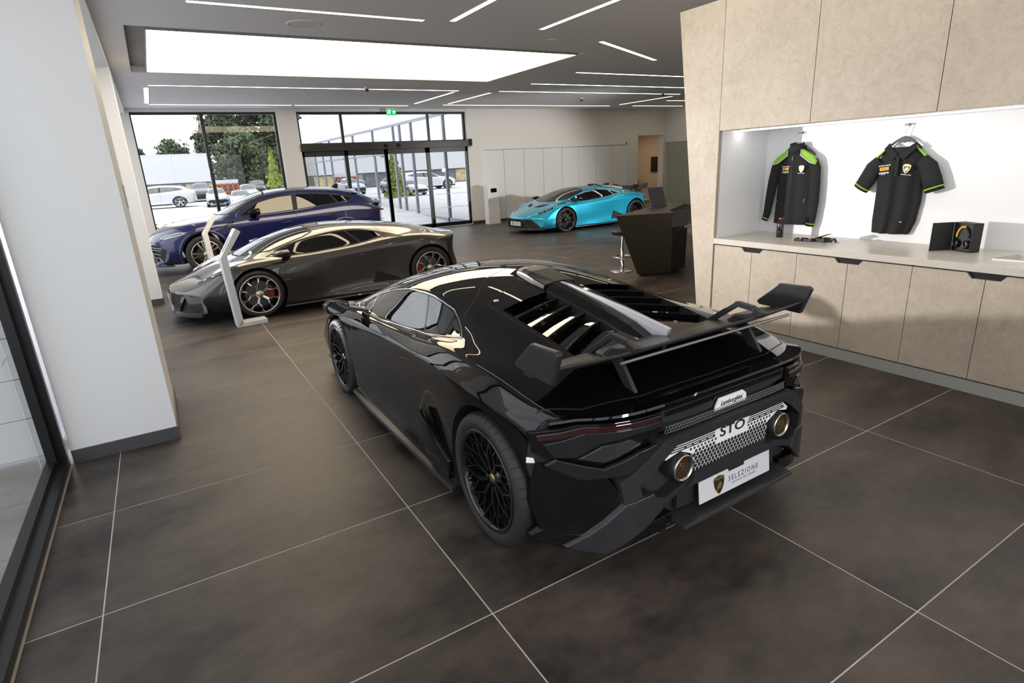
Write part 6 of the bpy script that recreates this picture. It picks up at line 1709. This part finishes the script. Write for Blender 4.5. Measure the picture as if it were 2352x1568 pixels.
kf = thing('key_holder', 'small folded black leather key holder at the right of the gift boxes', 'key holder', (5.57, 3.195, ZN0))
MB().prism([(-.03, 0), (-.004, .038), (.018, .038), (.034, 0), (.026, 0), (.010, .030), (-.002, .030), (-.02, 0)], 'x', -.02, .02).build('leather_fold', MATS['black_leather'], kf)
MB().tube([(.012 * math.cos(2 * PI * k / 14), -.045 + .012 * math.sin(2 * PI * k / 14), .003) for k in range(14)], .002, 5, closed=True).build('ring', M_CHROME, kf)

hb = thing('headphone_box', 'open black presentation box with its lid swung out holding headphones', 'box', (5.67, 2.18, ZN0), R(0))
M_CARD = mat('black_card', (.014, .014, .015), .55)
# box body turned towards the room
bx = MB(); A = R(-26.6); c_, s2 = math.cos(A), math.sin(A)
def hbp(u, v, z): return (-u * s2 * 0 + (-v) * c_ * 1.0 + u * s2, -u * c_ - v * s2, z)   # u: right along the front, v: towards the viewer
W, Dp, Hh = .185, .09, .235
def bxx(mb, u0, u1, v0, v1, z0, z1): mb.hexa([hbp(u0, v0, z0), hbp(u1, v0, z0), hbp(u1, v1, z0), hbp(u0, v1, z0), hbp(u0, v0, z1), hbp(u1, v0, z1), hbp(u1, v1, z1), hbp(u0, v1, z1)])
e = .006
bxx(bx, -W / 2, W / 2, -Dp, -Dp + e, 0, Hh); bxx(bx, -W / 2, -W / 2 + e, -Dp, 0, 0, Hh); bxx(bx, W / 2 - e, W / 2, -Dp, 0, 0, Hh); bxx(bx, -W / 2, W / 2, -Dp, 0, 0, e); bxx(bx, -W / 2, W / 2, -Dp, 0, Hh - e, Hh)
bx.build('box_body', M_CARD, hb, bevel=.001)
ins = MB(); bxx(ins, -W / 2 + e, W / 2 - e, -Dp + e, -.022, e, Hh - e); ins.build('foam_insert', mat('grey_foam', (.055, .055, .058), .7), hb)
ld = MB(); a0 = Vector(hbp(-W / 2, -.0, 0)); dirv = Vector((-.865, .50, 0)).normalized() * W
for (th) in (0.006,):
    nrm = Vector((dirv.y, -dirv.x, 0)).normalized() * th
    ld.hexa([a0, a0 + dirv, a0 + dirv + nrm, a0 + nrm, a0 + Vector((0, 0, Hh)), a0 + dirv + Vector((0, 0, Hh)), a0 + dirv + nrm + Vector((0, 0, Hh)), a0 + nrm + Vector((0, 0, Hh))])
ld.build('box_lid', M_CARD, hb, bevel=.001)
hp = thing('headphones', 'over-ear headphones with yellow and black headband inside the open box', 'headphones', (5.67, 2.18, ZN0))
pts = [hbp(.062 * math.cos(R(a)), -.008, .115 + .088 * math.sin(R(a))) for a in range(0, 181, 12)]
k2 = 6
MB().tube(pts[:k2 + 1], .008, 8).build('headband', M_GLOSSBLACK, hp); MB().tube(pts[k2:], .0085, 8).build('headband_pad', M_YELLOW, hp)
for u in (-.052, .048):
    cup = MB(); ring_ = []
    for (rr, vv) in ((0, .012), (.022, .012), (.030, .006), (.032, -.008), (.030, -.018)):
        ring_.append([hbp(u + rr * math.cos(2 * PI * k / 20), vv, .062 + rr * 1.15 * math.sin(2 * PI * k / 20)) for k in range(20)])
    V = [p for r_ in ring_ for p in r_]; cup.add(V, [(i * 20 + k, i * 20 + (k + 1) % 20, (i + 1) * 20 + (k + 1) % 20, (i + 1) * 20 + k) for i in range(4) for k in range(20)], True)
    c = cup.build('ear_cup', M_GLOSSBLACK, hp)
    MB().tube([hbp(u + .018 * math.cos(2 * PI * k / 16), .0125, .062 + .020 * math.sin(2 * PI * k / 16)) for k in range(16)], .0015, 5, closed=True).build('cup_ring', M_CHROME, c)
ph = thing('tablet_brochure', 'thin white brochure with copper cover lying at the right end of the worktop', 'brochure', (5.50, 1.72, ZN0))
MB().hexa([(-.10, -.14, 0), (.13, -.17, 0), (.16, .08, 0), (-.12, .13, 0), (-.10, -.14, .016), (.13, -.17, .016), (.16, .08, .016), (-.12, .13, .016)]).build('pages', M_PRINTW, ph, bevel=.002)
MB().add([(-.095, -.135, .0165), (.125, -.165, .0165), (.155, .075, .0165), (-.115, .125, .0165)], [(0, 1, 2, 3)]).build('cover', mat('copper_print', (.40, .30, .26), .25, .3, noise=(14, .35)), ph)
# ------------------------------------------------------------------ outside
M_ASPHALT = mat('pale_tarmac', (.66, .66, .68), .9, noise=(1.5, .08, 8))
M_EXTWHITE = mat('white_cladding', (.60, .61, .63), .5, noise=(.5, .02))
M_PAVER = mat('grey_paving', (.30, .29, .27), .85, noise=(2.2, .25, 8), bump=(25, .1))
M_LEAF1 = mat('dark_leaves', (.040, .060, .028), .7, noise=(.9, .5)); M_LEAF2 = mat('mid_leaves', (.072, .098, .045), .7, noise=(.9, .45)); M_LEAF3 = mat('yellow_leaves', (.22, .28, .04), .7, noise=(1.5, .4))
M_BARK = mat('bark', (.08, .06, .045), .9, noise=(8, .3))
g = MB()
ys = [DW + .28, 19.5, 22, 25, 40, 70, 130]; zs = [-.03, -.02, .12, .28, .30, .30, .30]
for (a, b, za, zb) in zip(ys, ys[1:], zs, zs[1:]): g.quad((-70, a, za), (70, a, za), (70, b, zb), (-70, b, zb))
struct(g.build('ground_forecourt', M_ASPHALT))
struct(MB().quad((-70, -20, -.06), (-.99, -20, -.06), (-.99, DW + .28, -.06), (-70, DW + .28, -.06)).build('ground_side', mat('side_tarmac', (.60, .60, .62), .9, noise=(1.5, .1, 8))))
mat_ = MB().box(3.9, 9.0, DW + .28, DW + 1.7, -.03, -.005).build('floor_entrance_mat', mat('ribbed_mat', (.05, .05, .055), .95, noise=(60, .2)), None); struct(mat_)
# paving slabs along the left glazing
pv = struct(MB().box(-4.6, -.99, -3.2, 5.1, -.058, -.03).build('floor_terrace', M_ASPHALT))
for i in range(3):
    for j in range(12):
        x1 = -1.0 - i * 1.2; y0 = -3.1 + j * .68
        o = MB().box(-.595, .595, -.336, .336, 0, .026).build('paving_slab', M_PAVER, pv, bevel=.004)
        o.location = (x1 - .6, y0 + .34, -.03 + random.uniform(-.002, .002))
ew = struct(MB().box(-4.6, -.99, 5.11, 5.4, -.06, 3.7).build('wall_outside', M_EXTWHITE))
for k in range(12):
    MB().box(-4.6, -.99, 5.09, 5.11, .02 + k * .30, .314 + k * .30).build('cladding_board', M_EXTWHITE, ew, bevel=.003)
# planter with flowers under the window
pb = thing('flower_bed', 'low planter of red and yellow flowers outside the big window', 'flower bed', (.6, 20.6, 0))
MB().box(-1.6, 1.6, -.5, .5, -.05, .30).build('planter', mat('planter_grey', (.45, .45, .44), .8, noise=(4, .1)), pb, bevel=.01)
lf = MB()
for k in range(500):
    x, y, z = random.uniform(-1.55, 1.55), random.uniform(-.45, .45), .3 + random.random() ** 1.4 * .32
    a = random.uniform(0, PI); d = random.uniform(.04, .08); u = Vector((math.cos(a), math.sin(a), random.uniform(-.4, .4))) * d; v = Vector((0, 0, 1)).cross(u).normalized() * d * .6 + Vector((0, 0, d * .6))
    p = Vector((x, y, z)); lf.add([p - u, p - v, p + u, p + v], [(0, 1, 2, 3)])
o = lf.build('leaf_mass', M_LEAF2, pb, fixn=False); o['kind'] = 'stuff'
fm = [mat('flower_red', (.60, .02, .03), .6), mat('flower_yellow', (.80, .55, .05), .6), mat('flower_pink', (.75, .25, .35), .6)]
fl_ = MB().lathe([(0, .02), (.03, .03), (.045, .012), (.02, -.01), (0, -.015)], seg=8).mesh('flower'); fl_.materials.append(fm[0])
for k in range(46):
    o = bpy.data.objects.new('flower', fl_); COL.objects.link(o); o.parent = pb
    o.location = (random.uniform(-1.5, 1.5), random.uniform(-.5, .3), .55 + random.random() * .12); o.rotation_euler = (random.uniform(-.6, .3), random.uniform(-.4, .4), 0); s_ = random.uniform(.8, 1.5); o.scale = (s_, s_, s_)
    o.material_slots[0].link = 'OBJECT'; o.material_slots[0].material = random.choice(fm)

def tree(label, loc, h, r, m, seed, shape='round', n=1600, leaf=.32):
    rd = random.Random(seed); t = thing('tree' if shape != 'cone' else 'conifer', label, 'tree', loc)
    MB().tube([(0, 0, 0), (.05 * r, 0, h * .3), (0, .05 * r, h * .6)], [h * .03, h * .022, h * .008], 8).build('trunk', M_BARK, t)
    clumps = []
    if shape == 'round':
        for k in range(44):
            a = rd.uniform(0, 2 * PI); q = rd.random() ** .5; z = rd.uniform(.06, .95); w = max(.55, math.sin(PI * min(1, (z + .1) / 1.1)) ** .7) if z < .6 else math.sin(PI * min(1, (z + .1) / 1.1)) ** .7
            clumps.append((Vector((math.cos(a) * q * r * w, math.sin(a) * q * r * w, z * h)), r * rd.uniform(.28, .48)))
    f = MB()
    for k in range(n):
        if shape == 'round':
            c, rr = rd.choice(clumps); d = Vector((rd.gauss(0, 1), rd.gauss(0, 1), rd.gauss(0, .8))).normalized(); p = c + d * rr * rd.uniform(.55, 1.0)
        else:
            z = rd.random() ** 1.3; a = rd.uniform(0, 2 * PI); w = r * (1 - z) * rd.uniform(.6, 1.0) * (1 + .18 * math.sin(z * 40)); p = Vector((math.cos(a) * w, math.sin(a) * w, h * (.03 + .97 * z))); d = Vector((math.cos(a), math.sin(a), .3))
        u = Vector((rd.gauss(0, 1), rd.gauss(0, 1), rd.gauss(0, 1))).normalized(); v = d.cross(u).normalized() * leaf * rd.uniform(.5, 1); u = d.cross(v).normalized() * leaf * rd.uniform(.5, 1) + d * leaf * .3
        f.add([p - u, p - v * .8, p + u, p + v * .8], [(0, 1, 2, 3)])
    o = f.build('foliage', m, t, fixn=False); o['kind'] = 'stuff'
    return t
tree('tall dense dark tree filling the right half of the big window', (11.6, 76, .3), 12.5, 4.5, M_LEAF1, 1, n=8000, leaf=.34)
tree('broad green tree left of the tall dark tree beyond the white building', (9.0, 88, .3), 10.5, 3.0, M_LEAF2, 2, n=3600, leaf=.34)
tree('bushy lower tree in front of the tall dark tree', (8.5, 68, .3), 6.4, 2.5, M_LEAF2, 3, n=4000, leaf=.28)
tree('dark tree at the right edge of the big window behind the conifer', (16.2, 84, .3), 10.5, 3.2, M_LEAF1, 4, n=3200, leaf=.32)
tree('round distant tree above the white building, far left', (-1.2, 84, .3), 5.6, 2.0, M_LEAF2, 5, n=1500, leaf=.28)
tree('distant tree above the white building, second from left', (2.9, 80, .3), 5.0, 2.2, M_LEAF1, 6, n=1500, leaf=.28)
tree('distant pale tree above the white building beside the window bar', (3.6, 98, .3), 7.2, 2.6, M_LEAF2, 7, n=1800, leaf=.30)
tree('low wide shrub mass under the tall dark tree', (11.2, 61.5, .3), 3.4, 2.6, M_LEAF1, 21, n=4000, leaf=.26)
tree('yellow green conifer just outside, right side of the big window', (5.75, 34, .3), 3.0, .75, M_LEAF3, 8, 'cone', 1500, .12)
tree('dark green tree behind the glass facade, standing in for a tree reflection above the doors', (21, 44, .3), 8.0, 3.4, M_LEAF1, 9, n=2500, leaf=.3)  # this tree and the next stand in for reflections in the facade glass
tree('dark green tree behind the glass facade, standing in for a reflection at the right of the doors', (20, 32, .3), 7.5, 3.0, M_LEAF1, 10, n=2500, leaf=.3)

# white commercial building across the road
bd = thing('commercial_building', 'long flat white building across the road behind the white coupe', 'building', (-6, 60, .3))
MB().box(-24, 10.6, -2, 8, 1.42, 3.75).build('fascia', M_EXTWHITE, bd)
MB().box(-24, 10.6, -1.4, 8, 0, 1.42).build('shop_front_wall', mat('shop_dark', (.16, .16, .16), .4, noise=(1, .3)), bd)
for k in range(14):
    MB().box(-24 + k * 2.5 + .1, -24 + k * 2.5 + 2.3, -1.46, -1.40, .1, 1.30).build('shop_window', mat('shop_glass' + str(k % 3), ((.35, .35, .33), (.55, .45, .25), (.15, .16, .18))[k % 3], .2, noise=(2, .3)), bd)
MB().lathe([(.17, 0), (.22, 0), (.22, -.06), (.17, -.06)], axis='y', c=(4.0, -2.0, 3.05), seg=20).build('round_sign', M_FRAME, bd)
b2 = thing('white_shed', 'small white gabled shed behind the conifer', 'building', (13.2, 66, .3))
MB().box(-.9, 1.6, -1, 3, 0, 2.2).build('wall', M_EXTWHITE, b2); MB().prism([(-1.0, 2.2), (1.7, 2.2), (.35, 2.5)], 'y', -1.1, 3.1).build('roof', mat('shed_roof', (.6, .62, .64), .6), b2)
ok = thing('orange_kiosk', 'orange framed kiosk with windows beyond the parked cars', 'kiosk', (4.75, 48, .2))
om = mat('orange_paint', (.75, .15, .02), .5)
MB().box(-.75, .75, -.5, .5, 1.35, 1.60).build('roof', M_EXTWHITE, ok)
fr_ = MB(); 
for x in (-.72, -.36, 0, .36, .72): fr_.box(x - .03, x + .03, -.5, -.44, .2, 1.35)
for z in (.2, .75, 1.30): fr_.box(-.75, .75, -.5, -.44, z - .03, z + .04)
fr_.build('frame', om, ok); MB().box(-.72, .72, -.42, .45, .1, 1.35).build('body', mat('kiosk_dark', (.12, .06, .04), .4), ok)

# neighbouring glass facade at right angles to the doors
FX = 9.08
fa = thing('glass_facade', 'glazed side wing with white fascia panels running away from the entrance', 'facade', (FX, 18.0, 0))
L_ = 30.0
MB().box(0, .3, .0, L_, 3.62, 3.70).build('soffit_rail', M_GREYFRAME, fa)
for k in range(25):
    MB().box(-.02, .12, k * 1.2 + .006, k * 1.2 + 1.194, 3.70, 5.3).build('fascia_panel', mat('bright_fascia', (.66, .67, .70), .4, noise=(.5, .01)), fa)
MB().box(.12, .3, 0, L_, 3.70, 5.3).build('fascia_back', M_EXTWHITE, fa)
for y in (1.5, 4.5, 5.75, 6.5, 9.2, 12.3, 14.1, 16.9, 18.7, 20.6, 24.8, 27.5, 29.9): MB().box(0, .12, y - .05, y + .05, 0, 3.62).build('mullion', M_GREYFRAME, fa)
MB().box(0, .10, 0, L_, 2.53, 2.61).build('transom', M_GREYFRAME, fa); MB().box(0, .12, 0, L_, 0, .12).build('sill', M_GREYFRAME, fa)
MB().quad((.05, 0, .12), (.05, L_, .12), (.05, L_, 3.62), (.05, 0, 3.62)).build('pane', glass('facade_glass', (.85, .88, .88), 1.5, .06), fa, fixn=False)

W1 = paint('white_car_paint', (.60, .61, .63)); W2 = paint('silver_car_paint', (.45, .50, .58), .5); W3 = paint('dark_car_paint', (.03, .035, .04), .3); W4 = paint('blue_car_paint', (.10, .20, .42), .3); W5 = paint('red_car_paint', (.55, .03, .05))
street_car('parked_coupe', 'white coupe side-on across the road at the left of the big window', (-.05, 43, .30), R(90), W1, (.94, .94, .84))
street_car('parked_car', 'silver blue car nose-on just right of the white coupe', (3.35, 40.5, .30), R(176), W2, (.62, .7, .66))
street_car('parked_car', 'white car nose-on by the window bar', (4.15, 36.0, .30), R(176), W1, (.60, .7, .58))
street_car('parked_car', 'pale blue estate car behind the white nose-on car', (5.6, 44, .30), R(176), W2, (.64, .7, .72))
street_car('parked_car', 'dark saloon far back below the trees', (8.3, 58, .30), R(165), W3, (.85, .85, .85))
street_car('parked_car', 'dark car between the white coupe and the window bar, far back', (3.3, 52, .30), R(176), W3, (.8, .8, .85))
street_car('parked_car', 'blue and red car seen through the left glass door', (12.3, 27.6, .28), R(95), W4, (.8, .8, .85))
street_car('parked_car', 'red car seen through the glass facade beside the red sign', (12.3, 33.0, .28), R(95), W5, (.8, .8, .85))
street_car('parked_car', 'white car seen through the right glass doors', (15.8, 29.5, .28), R(80), W1, (.9, .9, .9))
ts = thing('roadside_sign', 'red and white roadside sign seen through the glass doors', 'sign', (13.4, 37.6, .28))
MB().box(-.75, .85, -.1, .1, .4, 2.2).build('sign_board', mat('sign_red', (.62, .03, .04), .5), ts); MB().box(-.35, .85, -.12, -.10, .5, 2.1).build('sign_face', M_EXTWHITE, ts)
MB().box(-.1, .1, -.05, .05, -.1, .4).build('post', M_GREYFRAME, ts)
text('sign_lettering', 'TOYOTA', .26, mat('sign_red2', (.62, .03, .04), .5), ts, (.25, -.125, .80), (R(90), 0, 0))
MB().tube([(.25 + .28 * math.cos(2 * PI * k / 24), -.125, 1.45 + .19 * math.sin(2 * PI * k / 24)) for k in range(24)], .02, 6, closed=True).build('sign_ring', M_CHROME, ts)
MB().tube([(.25 + .10 * math.cos(2 * PI * k / 24), -.125, 1.45 + .19 * math.sin(2 * PI * k / 24)) for k in range(24)], .02, 6, closed=True).build('sign_ring', M_CHROME, ts)
MB().tube([(.25 + .19 * math.cos(2 * PI * k / 24), -.125, 1.54 + .09 * math.sin(2 * PI * k / 24)) for k in range(24)], .02, 6, closed=True).build('sign_ring', M_CHROME, ts)
